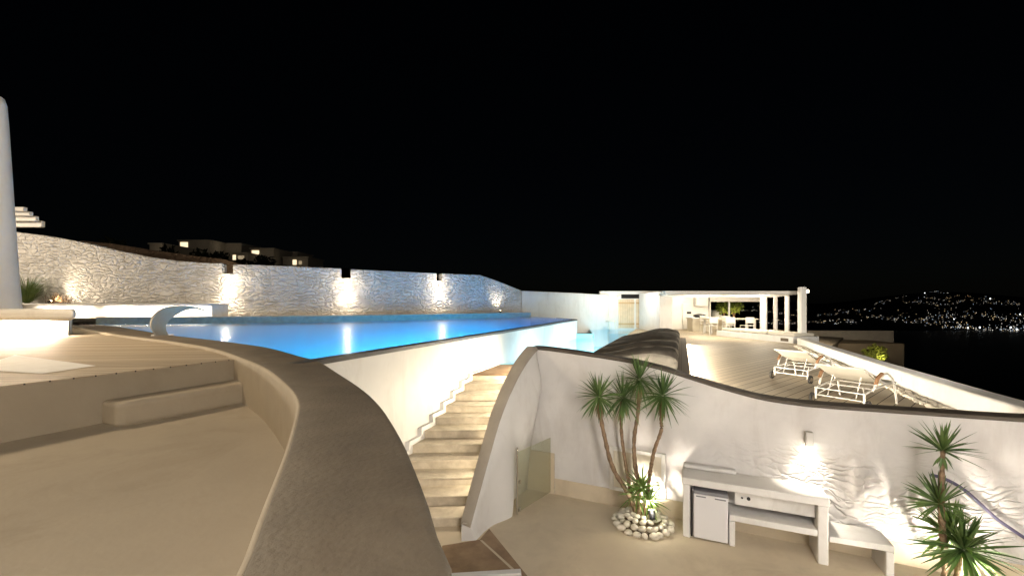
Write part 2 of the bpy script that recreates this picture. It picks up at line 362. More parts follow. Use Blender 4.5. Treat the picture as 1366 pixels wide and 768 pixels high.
# ------------------------------------------------------------------ terrain, sea, far hill
def ground_z(x, y):
    z = -0.7
    z += 10.6 * sstep(32, 78, y) * sstep(-12, -40, x) + 6 * sstep(80, 160, y) * sstep(-20, -60, x)
    z -= 0.42 * max(0, x - 14) + 0.3 * max(0, y - 34) * sstep(-12, 12, x)
    z += 0.5 * noise.noise(Vector((x * 0.09, y * 0.09, 0.3))) * sstep(28, 50, abs(x) + max(0, y))
    return max(z, -85)
bm = BM(); gx = [-160 + i * 5 for i in range(75)]; gy = [-30 + i * 5 for i in range(60)]
vv = [[bm.verts.new((x, y, ground_z(x, y))) for x in gx] for y in gy]
for j in range(len(gy) - 1):
    for i in range(len(gx) - 1): bm.faces.new((vv[j][i], vv[j][i + 1], vv[j + 1][i + 1], vv[j + 1][i]))
structure(obj('hillside', bm, M['earth'], smooth=3.2))
bm = BM(); sheet(bm, [(-6000, -6000), (9000, -6000), (9000, 12000), (-6000, 12000)], -70)
structure(obj('sea', bm, M['sea']))
# the far shore rises from the water at about 1.1 km
def shore(u, k):
    """k 0 at the waterline, 1 at the crest"""
    vc = 396 - 4 * math.exp(-((u - 1250) / 90.0) ** 2) + 7 * math.exp(-((u - 1080) / 60.0) ** 2) - 3 * math.sin(u * 0.021)
    v = lerp(443, vc, k); Y = lerp(1130, 2100, k)
    p = PY(u, v, Y); return p
bm = BM(); rows = []
for k in range(13):
    rows.append([bm.verts.new(shore(u, k / 12) if k else Vector((shore(u, 0).x, shore(u, 0).y, -72))) for u in range(900, 1720, 20)])
for a, b in zip(rows, rows[1:]):
    for i in range(len(a) - 1): bm.faces.new((a[i], a[i + 1], b[i + 1], b[i]))
structure(obj('far_hill', bm, M['far'], smooth=3.2))
# the town's lights: countless points along streets on that slope
bm = BM()
def town_light(u, k, r, mi):
    p = shore(u, k) + Vector((0, -6, 4)); fs = []
    vs = [bm.verts.new(p + Vector(q) * r) for q in ((1, 0, 0), (0, 1, 0), (-1, 0, 0), (0, -1, 0), (0, 0, 1), (0, 0, -1))]
    for a, b in ((0, 1), (1, 2), (2, 3), (3, 0)):
        for c in (4, 5): bm.faces.new((vs[a], vs[b], vs[c])).material_index = mi
rl = random.Random(3)
def street(u0, k0, u1, k1, n, js, mis, rr=(0.3, 1.15)):
    for _ in range(int(n * .62)):
        t = rl.random() ** 1.0; t = t + 0.05 * math.sin(t * 40); bend = 0.03 * math.sin(t * 6 + u0)
        js = js * 1.0
        town_light(lerp(u0, u1, t) + rl.gauss(0, js), max(0, min(1, lerp(k0, k1, t) + bend + rl.gauss(0, 0.006 + js * 0.005))), rl.uniform(*rr), rl.choice(mis))
W4 = [0, 0, 1, 1, 2]
for a in ((960, .55, 1070, .56, 110, 2, [1, 1, 0]), (975, .68, 1060, .7, 50, 3, W4), (1072, .33, 1140, .36, 60, 3, W4), (1090, .58, 1160, .66, 45, 3, W4), (1110, .76, 1160, .66, 18, 2, W4), (1165, .80, 1200, .90, 40, 3, W4),
          (1205, .78, 1250, .68, 50, 4, W4), (1238, .97, 1266, .98, 40, 1, [1, 1, 2]), (1225, .86, 1262, .78, 40, 2, W4), (1262, .84, 1300, .9, 25, 2, [0, 0, 3]),
          (1240, .66, 1290, .74, 45, 2, W4), (1300, .82, 1366, .78, 60, 5, W4), (1310, .78, 1350, .72, 30, 4, W4), (1150, .42, 1200, .33, 60, 4, W4),
          (1205, .25, 1300, .42, 150, 6, W4), (1225, .2, 1290, .22, 80, 5, W4), (1250, .1, 1366, .03, 130, 3, [1, 1, 2, 0]), (1250, .08, 1320, .04, 60, .5, [1, 1]),
          (1290, .45, 1366, .42, 70, 7, W4), (1320, .3, 1420, .25, 130, 8, W4), (1325, .1, 1440, .06, 200, 8, [1, 2, 2, 1]), (1366, .5, 1500, .6, 100, 12, W4),
          (1110, .3, 1140, .26, 40, 2, [1, 1, 2]), (1180, .45, 1360, .55, 60, 14, W4), (1000, .22, 1075, .3, 60, 3, [1, 1, 0]), (940, .3, 1070, .34, 60, 3, W4),
          (1090, .5, 1366, .8, 60, 18, W4), (1395, .15, 1640, .1, 200, 14, W4)):
    street(*a)
for u, k, r in ((1288, .08, 2.4), (1304, .09, 2.4), (1319, .86, 2.6), (1358, .48, 2.2), (1270, .3, 1.8), (1232, .97, 2.0), (1345, .1, 2.4), (1353, .05, 2.2)):
    town_light(u, k, r, 4)
o = obj('town_lights', bm, [emit('town_warm', (1.0, 0.72, 0.38), 1.2), emit('town_white', (1, 0.93, 0.8), 1.2), emit('town_cool', (0.62, 0.78, 1.0), 1.2), emit('town_orange', (1, 0.35, 0.08), 1.0), emit('town_bright', (0.9, 0.97, 1.0), 5.0)])
tag(o, 'countless lights of the town across the dark bay', 'town lights', kind='stuff')

# ------------------------------------------------------------------ curved parapet beside the sunken lounge
outer_px = [(132, 432.5), (164, 436.5), (205, 443), (240, 448), (293, 454), (354.6, 462.6), (400, 474.5), (425, 481), (452, 497), (484, 518), (507, 539), (523, 561), (540, 590), (555.5, 625), (571, 664), (582.7, 703), (594, 742), (600, 768)]
inner_px = [(94, 434), (117, 439.6), (164, 447), (217, 453.6), (264, 460.7), (293, 467.4), (319.4, 476.8), (351.6, 490.8), (381, 514.3), (393.5, 532), (393.5, 548), (381, 590.5), (374, 610), (344.5, 679.6), (306, 768)]
outer = [G(u, v, 0.67) for u, v in outer_px] + [Vector((-0.13, 0.2, ZP)), Vector((-0.14, -1.9, ZP))]
inner = [G(u, v, 0.67) for u, v in inner_px] + [Vector((-0.50, 0.3, ZP)), Vector((-0.46, -1.9, ZP))]
def resample(pts, n):
    P = spline(pts, 12); L = [0]
    for a, b in zip(P, P[1:]): L.append(L[-1] + (b - a).length)
    out = []; j = 0
    for i in range(n):
        s = L[-1] * i / (n - 1)
        while j < len(L) - 2 and L[j + 1] < s: j += 1
        t = (s - L[j]) / max(1e-9, L[j + 1] - L[j]); out.append(P[j].lerp(P[j + 1], t))
    return out
NO = 120
OUT, INN = resample(outer, NO), resample(inner, NO)
par = thing('curved_parapet', 'wide curved parapet with grey brown cap sweeping through the foreground', 'parapet', (-1.2, 3.0, 0))
bm = BM(); rows = []
def ring_rows(prof):
    rows = []
    for a, b in zip(OUT, INN):
        w = (b - a); w.z = 0
        rows.append([bm.verts.new((a.x + w.x * s, a.y + w.y * s, ZP + dz)) for s, dz in prof])
    for r0, r1 in zip(rows, rows[1:]):
        for k in range(len(prof)): bm.faces.new((r0[k], r0[(k + 1) % len(prof)], r1[(k + 1) % len(prof)], r1[k]))
    bm.faces.new(rows[0]); bm.faces.new(rows[-1][::-1])
ring_rows([(0.0, -0.07), (0.0, -0.025), (0.012, -0.009), (0.035, -0.002), (0.07, 0), (0.5, 0.004), (0.93, 0), (0.95, -0.006), (0.95, -0.07)])
obj('cap', bm, M['cap'], par, smooth=R(50))
bm = BM(); ring_rows([(0.03, -2.23), (0.03, -0.071), (0.951, -0.071), (0.951, -0.006), (0.965, -0.004), (0.98, -0.009), (0.993, -0.022), (1.0, -0.045), (1.0, -0.12), (0.99, -2.23)])
obj('wall', bm, M['lounge'], par, smooth=R(50))

# ------------------------------------------------------------------ left deck, sunken lounge, step
e0, e1 = G(319.4, 478, 0.72), G(0, 515, 0.72); ed = (e1 - e0).normalized()
eN = Vector((ed.y, -ed.x, 0))            # points into the lounge
if eN.x < 0: eN = -eN
innerdeck = [p for p in INN if p.y > 5.55 or p.x < -3.6]
poly = [(p.x - 0.0, p.y) for p in innerdeck] + [(e0.x, e0.y)] + [((e0 + ed * 9).x, (e0 + ed * 9).y), (-26, -4), (-26, 15.0)]
bm = BM(); prism(bm, poly, ZL - 0.014, ZL)
structure(obj('left_deck', bm, M['deck_left']))
bm = BM()
q = [e0 + ed * -0.25, e0 + ed * 9, e0 + ed * 9 - eN * 0.25, e0 + ed * -0.25 - eN * 0.25]
prism(bm, [(p.x, p.y) for p in q], ZS - 0.2, ZL - 0.016)
o = obj('lounge_back_wall', bm, M['lounge']); tag(o, 'low beige rendered wall under the edge of the left deck', 'low wall')
bm = BM(); sheet(bm, [(-9, -3), (0, -3), (0, 1), (-2.0, 4.6), (-3.4, 7), (-9, 7)], ZS)
# keep the floor inside the parapet and the deck wall
bmesh.ops.delete(bm, geom=list(bm.verts), context='VERTS')
fl = [(p.x + (0.03 if True else 0), p.y) for p in INN if p.y < 5.5 and p.x > -3.7]
pl = fl + [(-7.5, -1.9), ((e0 + ed * 8).x, (e0 + ed * 8).y), (e0.x, e0.y)]
sheet(bm, pl, ZS)
structure(obj('lounge_floor', bm, M['lounge']))
# step up to the deck
sa, sb = e0 + ed * 0.05, e0 + ed * 1.42
bm = BM()
dS = 0.36
pts = []
A = sb + eN * 0.0; B = sa + eN * 0.0
c1 = sb + eN * dS; c2 = sa + eN * (dS + 0.12) - ed * 0.15
rc = 0.10
pts = [A - ed * 0.0, sb + eN * (dS - rc)]
for k in range(1, 6):
    a = k / 6 * math.pi / 2
    pts.append(sb + eN * (dS - rc + rc * math.sin(a)) - ed * (rc - rc * math.cos(a)))
pts += [c2, B - ed * 0.15]
prism(bm, [(p.x, p.y) for p in pts], ZS - 0.02, ZC - 0.98)
o = obj('lounge_step', bm, M['lounge'], bevel=0.05, segs=4); tag(o, 'rounded beige step against the lounge wall beneath the deck edge', 'step')
# pale stone slab let into the deck
bm = BM(); sheet(bm, [tuple(G(u, v, 0.716)[:2]) for u, v in ((20, 473), (128, 487.5), (56, 498), (-40, 492))], ZC - 0.716)
o = obj('stone_inlay', bm, M['plaster_fine']); tag(o, 'pale stone slab let into the boards of the left deck', 'paving slab')

# ------------------------------------------------------------------ upper pool
E0, E1 = G(425, 481, 0.67), G(769, 426.1, 0.67)                      # infinity edge
far_uY = [(128, 14.35), (200, 14.5), (300, 15.0), (400, 15.8), (500, 17.05), (600, 19.2), (660, 21.0), (708, 23.0)]
FAR = [Vector(((u - U0) / F * Y, Y, ZP)) for u, Y in far_uY]
FARs = spline(FAR, 6)
endp = Vector(((742 - U0) / F * 20.6, 20.6, ZP))
near = [p for p in OUT if p.y > E0.y - 0.02]
eD = (E1 - E0); eD.z = 0; eD.normalize(); eR = Vector((eD.y, -eD.x, 0))   # to the stair side
E0 = E0 - eR * 0.165; E1 = E1 - eR * 0.165
pool_poly = [(p.x, p.y) for p in near] + [(E0 - eD * 0.25).to_tuple()[:2], (E1.x, E1.y), (endp.x, endp.y)] + [(p.x, p.y) for p in reversed(FARs)]
def shrink(): return pool_poly
bm = BM(); sheet(bm, pool_poly, ZP - 0.006)
structure(obj('pool_water', bm, M['water']))
bm = BM()
a = [bm.verts.new((x, y, ZP - 1.55)) for x, y in pool_poly]; b = [bm.verts.new((x, y, ZP - 0.004)) for x, y in pool_poly]
bm.faces.new(a)
for i in range(len(a)): bm.faces.new((a[i], a[(i + 1) % len(a)], b[(i + 1) % len(a)], b[i]))
structure(obj('pool_basin', bm, M['pool_tile']))
# infinity wall: white outer face with a dark rim
iw = thing('infinity_wall', 'white overflow wall of the upper pool with a dark rim beside the stairs', 'pool wall', (E0.x, E0.y, 0))
bm = BM(); s0 = E0 - eD * 0.3
q = [s0 + eR * 0.16, E1 + eR * 0.16, E1 + eR * 0.005, s0 + eR * 0.005]
prism(bm, [(p.x, p.y) for p in q], -0.1, ZP - 0.02)
obj('wall', bm, M['plaster'], iw)
bm = BM(); q = [s0 + eR * 0.172, E1 + eR * 0.172 + eD * 0.02, E1 - eR * 0.03 + eD * 0.02, s0 - eR * 0.03]
prism(bm, [(p.x, p.y) for p in q], ZP - 0.05, ZP + 0.004)
q = [endp, E1 + eR * 0.172, E1 + eR * 0.172 + eD * 0.16, endp + eD * 0.16]
prism(bm, [(p.x, p.y) for p in q], ZP - 0.05, ZP + 0.007)
obj('rim', bm, M['rim'], iw)
# end wall of the upper pool (below the rim)
bm = BM(); q = [endp + eD * 0.005, E1 + eR * 0.16 + eD * 0.005, E1 + eR * 0.16 + eD * 0.15, endp + eD * 0.15]
prism(bm, [(p.x, p.y) for p in q], 0, ZP - 0.052)
obj('end_wall', bm, M['plaster'], iw)
# far coping: slate face over the water, pale top
cp = thing('pool_coping', 'raised slate coping along the far side of the upper pool', 'coping', tuple(FAR[3]))
bm = BM(); wall_run(bm, [(p.x, p.y, ZC - 0.455) for p in FARs], ZP - 0.1, 0.3); obj('slate_face', bm, M['coping'], cp, smooth=R(30))
bm = BM(); cap_run(bm, [(p.x, p.y, ZC - 0.453) for p in FARs], 0.30, 0.015, 0.025); obj('coping_top', bm, M['cap_light'], cp, smooth=R(30))

# ------------------------------------------------------------------ whitewashed stone wall round the pool
wY = [(-80, 16.0), (30, 16.0), (150, 16.05), (296, 16.3), (400, 17.0), (500, 18.2), (580, 19.7), (640, 21.2), (700, 23.8), (812, 25.0)]
def wallY(u):
    for (a, ya), (b, yb) in zip(wY, wY[1:]):
        if a <= u <= b: return lerp(ya, yb, (u - a) / (b - a))
top_uv = [(-80, 300), (20, 309), (60, 314), (110, 323), (160, 335), (200, 343), (240, 348), (270, 350.5), (296, 351), (296, 365), (311, 365), (311, 352.5), (340, 353), (400, 355.5), (455.5, 358), (455.5, 371), (468, 371), (468, 359), (520, 361.5), (582.5, 364.3), (582.5, 374.5), (590, 374.5), (590, 364.6), (620, 365.8), (640, 366.5), (655, 371.5), (675, 379), (696, 387.5)]
def wpt(u, v):
    Y = wallY(u); p = PY(u, v, Y); return (p.x, p.y, p.z)
def densify(L, step=14):
    out = []
    for (a, va), (b, vb) in zip(L, L[1:]):
        n = max(1, int((b - a) / step))
        for k in range(n): out.append((lerp(a, b, k / n), lerp(va, vb, k / n)))
    out.append(L[-1]); return out
bm = BM(); wall_run(bm, [wpt(u, v) for u, v in densify(top_uv)], 0.5, 0.35)
o = obj('stone_wall', bm, M['stone_white'], bevel=0.03, segs=2)
tag(o, 'long whitewashed rough stone wall with three notches behind the upper pool', 'stone wall')
bm = BM(); wall_run(bm, [wpt(u, v) for u, v in [(696.2, 387.8), (730, 389), (770, 390.8), (799, 392.4), (812, 392.6)]], 0.3, 0.3)
o = obj('plaster_wall', bm, M['plaster'], bevel=0.03); tag(o, 'lower smooth white wall between the stone wall and the pool house', 'wall')
# strip of ground between coping and wall
bm = BM()
a = [(p.x, p.y + 0.05) for p in FARs]; b = [wpt(u, 400)[:2] for u in (696, 640, 580, 500, 400, 296, 150, 30, -80)]
sheet(bm, a + [(x, y + 0.1) for x, y in b] + [(-26, 15.2), (-14.4, 14.3)], ZC - 0.47)
structure(obj('pool_surround', bm, M['cap_light']))
# brown retaining wall and dark scrub behind
bm = BM(); wall_run(bm, [tuple(PY(u, v, 26)) for u, v in ((60, 326), (110, 321), (150, 325), (200, 333), (250, 340), (300, 346), (330, 356))], 0, 0.4)
o = obj('fieldstone_wall', bm, M['stone_brown']); tag(o, 'dark brown fieldstone wall climbing the slope behind the white wall', 'stone wall')

light('POINT', PY(285, 340, 24.4), 45, WARM, .2)  # unseen lamp added to brighten the fieldstone wall
# sconces on the stone wall, under each notch
def sconce(u, v, label):
    p = Vector(wpt(u, v)); t = thing('wall_sconce', label, 'wall lamp', p, 0.45, 'sconces under the wall notches')
    bm = BM(); box(bm, (-0.07, -0.10, -0.13), (0.07, -0.004, 0.13)); obj('housing', bm, M['white_metal'], t, local=True, bevel=0.012)
    bm = BM(); box(bm, (-0.05, -0.085, -0.14), (0.05, -0.02, -0.132)); obj('diffuser', bm, M['lamp_warm'], t, local=True)
    bm = BM(); box(bm, (-0.05, -0.085, 0.132), (0.05, -0.02, 0.14)); obj('diffuser', bm, M['lamp_warm'], t, local=True)
    fw = Vector((0.43, -0.9, 0))
    light('SPOT', p + fw * 0.14 + Vector((0, 0, -0.16)), 105, WARM, 0.04, p + fw * 0.10 + Vector((0, 0, -2)), 120, 0.9)
    light('POINT', p + fw * 0.45 + Vector((0, 0, 0.0)), 30, WARM, 0.05)
sconce(303.5, 378, 'glowing sconce below the leftmost notch of the stone wall')
sconce(462.5, 380, 'glowing sconce below the middle notch of the stone wall')
sconce(586.5, 380, 'glowing sconce below the rightmost notch of the stone wall')
def upl(name, p, label, aim, power, ang=90, col=WARM, group=None, r=0.04):
    t = thing(name, label, 'spotlight', p, 0, group)
    d = (Vector(aim) - Vector(p)).normalized(); c = Vector((0, 0, 0.07))
    bm = BM(); tube(bm, [c - d * 0.06, c + d * 0.045], 0.042, 14); obj('housing', bm, M['black'], t, local=True, smooth=R(40))
    bm = BM(); tube(bm, [c + d * 0.046, c + d * 0.052], 0.036, 14); obj('lens', bm, M['lamp_warm'], t, local=True, smooth=R(40))
    bm = BM(); tube(bm, [(0, 0, -0.02), (0, 0, 0.05)], 0.012, 8); obj('stake', bm, M['black'], t, local=True)
    light('SPOT', Vector(p) + c + d * 0.075, power, col, r, aim, ang, 0.8)
    return t
wp = Vector(wpt(664, 418)); upl('ground_spotlight', (wp.x + 0.15, wp.y - 0.32, ZC - 0.43), 'small spotlight at the foot of the stone wall near its sloping end', (wp.x, wp.y, 4.2), 55, 110)

# ------------------------------------------------------------------ left end: bench along the wall, planter bench, chimney column, villa beams
bn = thing('wall_bench', 'long white bench along the stone wall at the left end of the pool', 'bench', (-13.5, 15.2, ZC - 0.47))
bm = BM(); box(bm, (-26, 15.05, ZC - 0.6), (-10.75, 15.9, ZC - 0.035)); obj('base', bm, M['plaster_fine'], bn)
bm = BM(); box(bm, (-26, 14.86, ZC - 0.032), (-10.7, 15.9, ZC + 0.04)); obj('seat', bm, M['plaster'], bn, bevel=0.03, segs=3)
for x in (-16, -13.6, -11.8):
    light('AREA', (x, 14.88, ZC - 0.05), 42, (1, 0.85, 0.64), aim=(x, 15.02, ZC - 0.6), size=(1.8, 0.02))
pb = thing('planter_bench', 'rounded white slab bench lit from beneath at the left edge', 'bench', (-13, 10.4, ZL))
bm = BM(); prism(bm, [(-26, 9.75), (-10.3, 9.75), (-11.0, 10.5), (-26, 10.5)], ZL - 0.02, ZC - 0.37); obj('base', bm, M['plaster_fine'], pb, bevel=0.02)
bm = BM(); prism(bm, [(-26, 9.3), (-9.7, 9.3), (-10.9, 10.5), (-26, 10.5)], ZC - 0.368, ZC - 0.10); obj('seat_slab', bm, M['plaster'], pb, bevel=0.1, segs=5)
for x, w in ((-17.5, 500), (-15, 700), (-12.8, 700), (-11.1, 500)):
    light('AREA', (x, 9.45, ZC - 0.375), w * .55, (1, 0.85, 0.64), aim=(x, 8.7, ZL), size=(1.6, 0.06))
    light('AREA', (x, 9.36, ZC - 0.375), w * .22, (1, 0.85, 0.64), aim=(x, 9.8, ZL), size=(1.6, 0.04))
# LED strip seat end to the right (the block end glows too)
cc = thing('white_chimney', 'tall white tapering rounded pillar at the left edge', 'pillar', (-14.6, 12.2, ZL))
prof = []
H = ZC + (406 - 124) / F * 12.2 - ZL
for z, r in ((0, 0.70), (0.6, 0.645), (1.6, 0.58), (3.2, 0.505), (H - 0.8, 0.38), (H - 0.3, 0.35), (H - 0.1, 0.30), (H - 0.02, 0.19), (H, 0.05)): prof.append((r, z))
bm = BM(); lathe(bm, prof, (-15.2, 12.2, ZL), 40); obj('shaft', bm, M['plaster'], cc, smooth=3.2)
vp = thing('villa_pergola', 'ends of white pergola beams behind the white pillar', 'pergola', (-16.5, 14, ZC + 2.9))
for k, (ue, v0, v1, Y) in enumerate(((34, 276.5, 282, 14.2), (42, 282.5, 288, 14.55), (50, 288.5, 295, 14.9), (58, 295, 303, 15.3))):
    a = PY(ue, v0, Y); b = PY(ue, v1, Y)
    bm = BM(); box(bm, (a.x - 3.5, Y - 0.06, b.z), (a.x, Y + 0.06, a.z)); obj('beam', bm, M['white_paint'], vp, bevel=0.01)
# grass tuft and twigs behind the bench with a spotlight
def blades(bm, base, n, h, spread, w, rnd, droop=0.5, seg=5):
    for _ in range(n):
        az = rnd.uniform(0, 2 * math.pi); tilt = abs(rnd.gauss(0, spread)); L = h * rnd.uniform(0.65, 1.1)
        d = Vector((math.cos(az), math.sin(az), 0)); side = Vector((-d.y, d.x, 0)); p = Vector(base) + d * rnd.uniform(0, 0.06)
        prev = None; ang = tilt
        for s in range(seg + 1):
            t = s / seg; ww = w * (1 - t) ** 0.7
            a = bm.verts.new(p - side * ww); b = bm.verts.new(p + side * ww)
            if prev: bm.faces.new((prev[0], prev[1], b, a))
            prev = (a, b); ang += droop / seg; p = p + (d * math.sin(ang) + Vector((0, 0, 1)) * math.cos(ang)) * (L / seg)
rg = random.Random(5)
gp = PY(36, 402, 15.6)
bm = BM(); blades(bm, (gp.x, gp.y, ZC + 0.04), 620, 1.45, 0.42, 0.007, rg, 0.9)
o = obj('grass_tuft', bm, M['grass_leaf']); tag(o, 'green ornamental grass tuft growing beside the white pillar', 'plant')
tp = PY(82, 402, 15.6)
bm = BM()
for k in range(60):
    a = rg.uniform(0, 6.28); l = rg.uniform(0.2, 0.42); s = Vector((tp.x + rg.uniform(-0.5, 0.35), tp.y + rg.uniform(-0.1, 0.15), ZC + 0.04))
    m_ = s + Vector((math.cos(a) * 0.1, math.sin(a) * 0.05, l * 0.6)); tube(bm, [s, m_, m_ + Vector((math.cos(a) * 0.1, 0, l * 0.4))], [0.006, 0.005, 0.003], 4)
o = obj('dry_shrub', bm, M['twig']); tag(o, 'low brown twiggy shrub beside the lit patch of stone wall', 'plant')
sp = PY(66, 404, 15.35); upl('garden_spotlight', (sp.x, sp.y, ZC + 0.04), 'spotlight between the grass tuft and the twiggy shrub', (sp.x + 0.5, sp.y + 0.6, ZC + 0.6), 90, 120)

# stainless water spout
spx = G(224, 447, 0.67)
ws = thing('water_spout', 'curved brushed steel water spout arching over the pool edge', 'water spout', spx)
sc = spx.y / F
side = [(-13, 1), (-17, 10), (-17.5, 19), (-13, 29), (-4, 36.5), (8, 39.3), (22, 39), (34, 36), (41, 32)]
inn = [(0, 0.3), (-4.5, 9), (-5, 17), (-1, 25), (6, 31), (14, 35.3), (24, 36.3), (34, 34.4), (41, 31.3)]
side = spline([(x, z, 0) for x, z in side], 5); inn = spline([(x + 4.5 * math.sin(math.pi * k / 8), z - 2.0 * math.sin(math.pi * k / 8), 0) for k, (x, z) in enumerate(inn)], 5)
ax = Vector((0.70, 0.714, 0)); ay = Vector((-0.714, 0.70, 0))
bm = BM(); rows = []
for i, (s, q) in enumerate(zip(side, inn)):
    w = 0.30
    def PT(p, k): return bm.verts.new(spx + ax * (p.x * sc * 1.0) + ay * k + Vector((0, 0, p.y * sc)))
    rows.append([PT(s, -w / 2), PT(s, w / 2), PT(q, w / 2), PT(q, -w / 2)])
for r0, r1 in zip(rows, rows[1:]):
    for k in range(4): bm.faces.new((r0[k], r0[(k + 1) % 4], r1[(k + 1) % 4], r1[k]))
bm.faces.new(rows[0]); bm.faces.new(rows[-1][::-1])
obj('blade', bm, M['steel'], ws, smooth=R(40))
bm = BM(); box(bm, (-0.28, -0.20, 0), (0.1, 0.20, 0.012), 0.64, spx); obj('base_plate', bm, M['chrome'], ws)

# ------------------------------------------------------------------ courtyard floor, stairs
WA = lambda x: 6.75 - 0.47 * x            # front of the courtyard's back wall
bm = BM(); sheet(bm, [(-2.6, -2.0), (9, -2.0), (9, WA(9) + 0.1), (0, 6.9), (-0.6, 6.9), (-2.6, 5.5)], 0.0)
structure(obj('courtyard_floor', bm, M['tan_plaster']))
nY = [8.74, 8.40, 8.06, 7.72, 7.38, 7.05, 6.72, 6.39, 6.07, 5.74, 5.41]
def wallX(y): return E0.x + eR.x * 0.16 + (y - E0.y - eR.y * 0.16) * eD.x / eD.y
st = thing('staircase', 'travertine staircase rising between the pool wall and the curved balustrade', 'stairs', (-0.9, 5.2, 0))
RZ = ZD / 11
def nosing_left(y): return wallX(y) + 0.07
def nosing_right(y): return min(0.5, -0.58 + (y - 5.15) * 0.593)
tilt = 0.10   # treads run a little away towards the right
for i, y in enumerate(nY):
    z1 = ZD - RZ * i; z0 = z1 - RZ
    yb = nY[i - 1] if i else 10.15
    xl, xr = nosing_left(y), nosing_right(y)
    xlb, xrb = nosing_left(yb), nosing_right(yb)
    bm = BM(); prism(bm, [(xl, y), (xr, y + tilt), (xrb, yb + tilt), (xlb, yb)], max(z0 - 0.02, 0.003) if i < 10 else 0.003, z1 - 0.03)
    obj('riser', bm, M['travertine'], st)
    bm = BM(); ov = 0.02
    prism(bm, [(xl, y - ov), (xr, y + tilt - ov), (xrb, yb + tilt - 0.001), (xlb, yb - 0.001)], z1 - 0.03, z1)
    obj('landing' if i == 0 else 'tread', bm, M['travertine_dark'] if i == 0 else M['travertine'], st, bevel=0.006)
# stepped white skirting against the pool wall
bm = BM()
for i, y in enumerate(nY):
    z1 = ZD - RZ * i; yb = nY[i - 1] if i else 10.15
    prism(bm, [(wallX(y - 0.08) + 0.002, y - 0.08), (nosing_left(y - 0.08) - 0.001, y - 0.08), (nosing_left(yb - 0.081) - 0.001, yb - 0.081), (wallX(yb - 0.081) + 0.002, yb - 0.081)], 0.0, z1 + (0.07 if i else 0.02))
obj('skirting', bm, M['plaster_fine'], st)
# paving at the foot
bm = BM(); sheet(bm, [tuple(G(u, v, 2.896)[:2]) for u, v in ((590, 727), (640, 719), (652.5, 704.5), (712, 778), (700, 900), (560, 900))], 0.004)
structure(obj('stair_foot_paving', bm, M['travertine_dark']))
bm = BM(); sheet(bm, [tuple(G(u, v, 2.893)[:2]) for u, v in ((640, 720), (643.5, 720), (697, 768), (703, 778), (698, 778), (692, 768))], 0.008)
structure(obj('paving_joint', bm, M['joint']))
bm = BM(); box(bm, (-0.45, -0.07, 0), (0.32, 0.0, 0.03), 0.10, tuple(G(655, 764, 2.89)))
o = obj('step_edge', bm, M['plaster_fine']); tag(o, 'white step edge at the lower end of the brown paving', 'step edge')

# ------------------------------------------------------------------ courtyard back wall with its coping
top_px = [(640, 456), (672, 458), (700, 461), (740, 465), (790, 472), (840, 480), (880, 489), (915, 500), (950, 511), (985, 521), (1020, 529.5), (1060, 535.5), (1100, 539.5), (1180, 545), (1270, 551), (1366, 557), (1500, 562)]
def back_pt(u, v):
    r = (u - U0) / F; y = 6.75 / (1 + 0.47 * r); return PY(u, v, y)
bt = [back_pt(u, v) for u, v in top_px]; bts = [p for p in spline(bt, 4) if p.x > 0.25]
# an upright corner edge: the wall starts behind the balustrade
bw = thing('courtyard_wall', 'white courtyard back wall with a thin dark coping stepping down in a curve', 'wall', (3, 5.3, 0))
bm = BM(); wall_run(bm, [(p.x, p.y, p.z - 0.045) for p in bts], -0.05, 0.22); obj('wall', bm, M['wall_patchy'], bw, smooth=R(30))
bm = BM(); cap_run(bm, [(p.x, p.y, p.z - 0.045) for p in bts], 0.22, 0.012, 0.045); obj('coping', bm, M['cap_dark'], bw, bevel=0.012)
# skirting of the floor's cement
def on_wall(x, off): 
    n = Vector((-0.4253, -0.9051)); return (x + n.x * off, WA(x) + n.y * off)
def skirt(bm, x0, x1, h, t):
    prism(bm, [on_wall(x0, 0.0005), on_wall(x0, t), on_wall(x1, t), on_wall(x1, 0.0005)], 0.0, h)
bm = BM(); skirt(bm, 0.66, 8.0, 0.24, 0.012); obj('skirting', bm, M['tan_plaster'], bw, bevel=0.004)
bm = BM(); skirt(bm, 0.03, 0.655, 0.62, 0.02); obj('skirting', bm, M['tan_plaster'], bw, bevel=0.004)
# left niche wall behind the balustrade
bm = BM(); prism(bm, [(0.0, 6.1), (0.03, 6.72), (-0.12, 6.72), (-0.10, 6.1)], 0, 0.95); obj('niche_side', bm, M['wall_patchy'], bw)

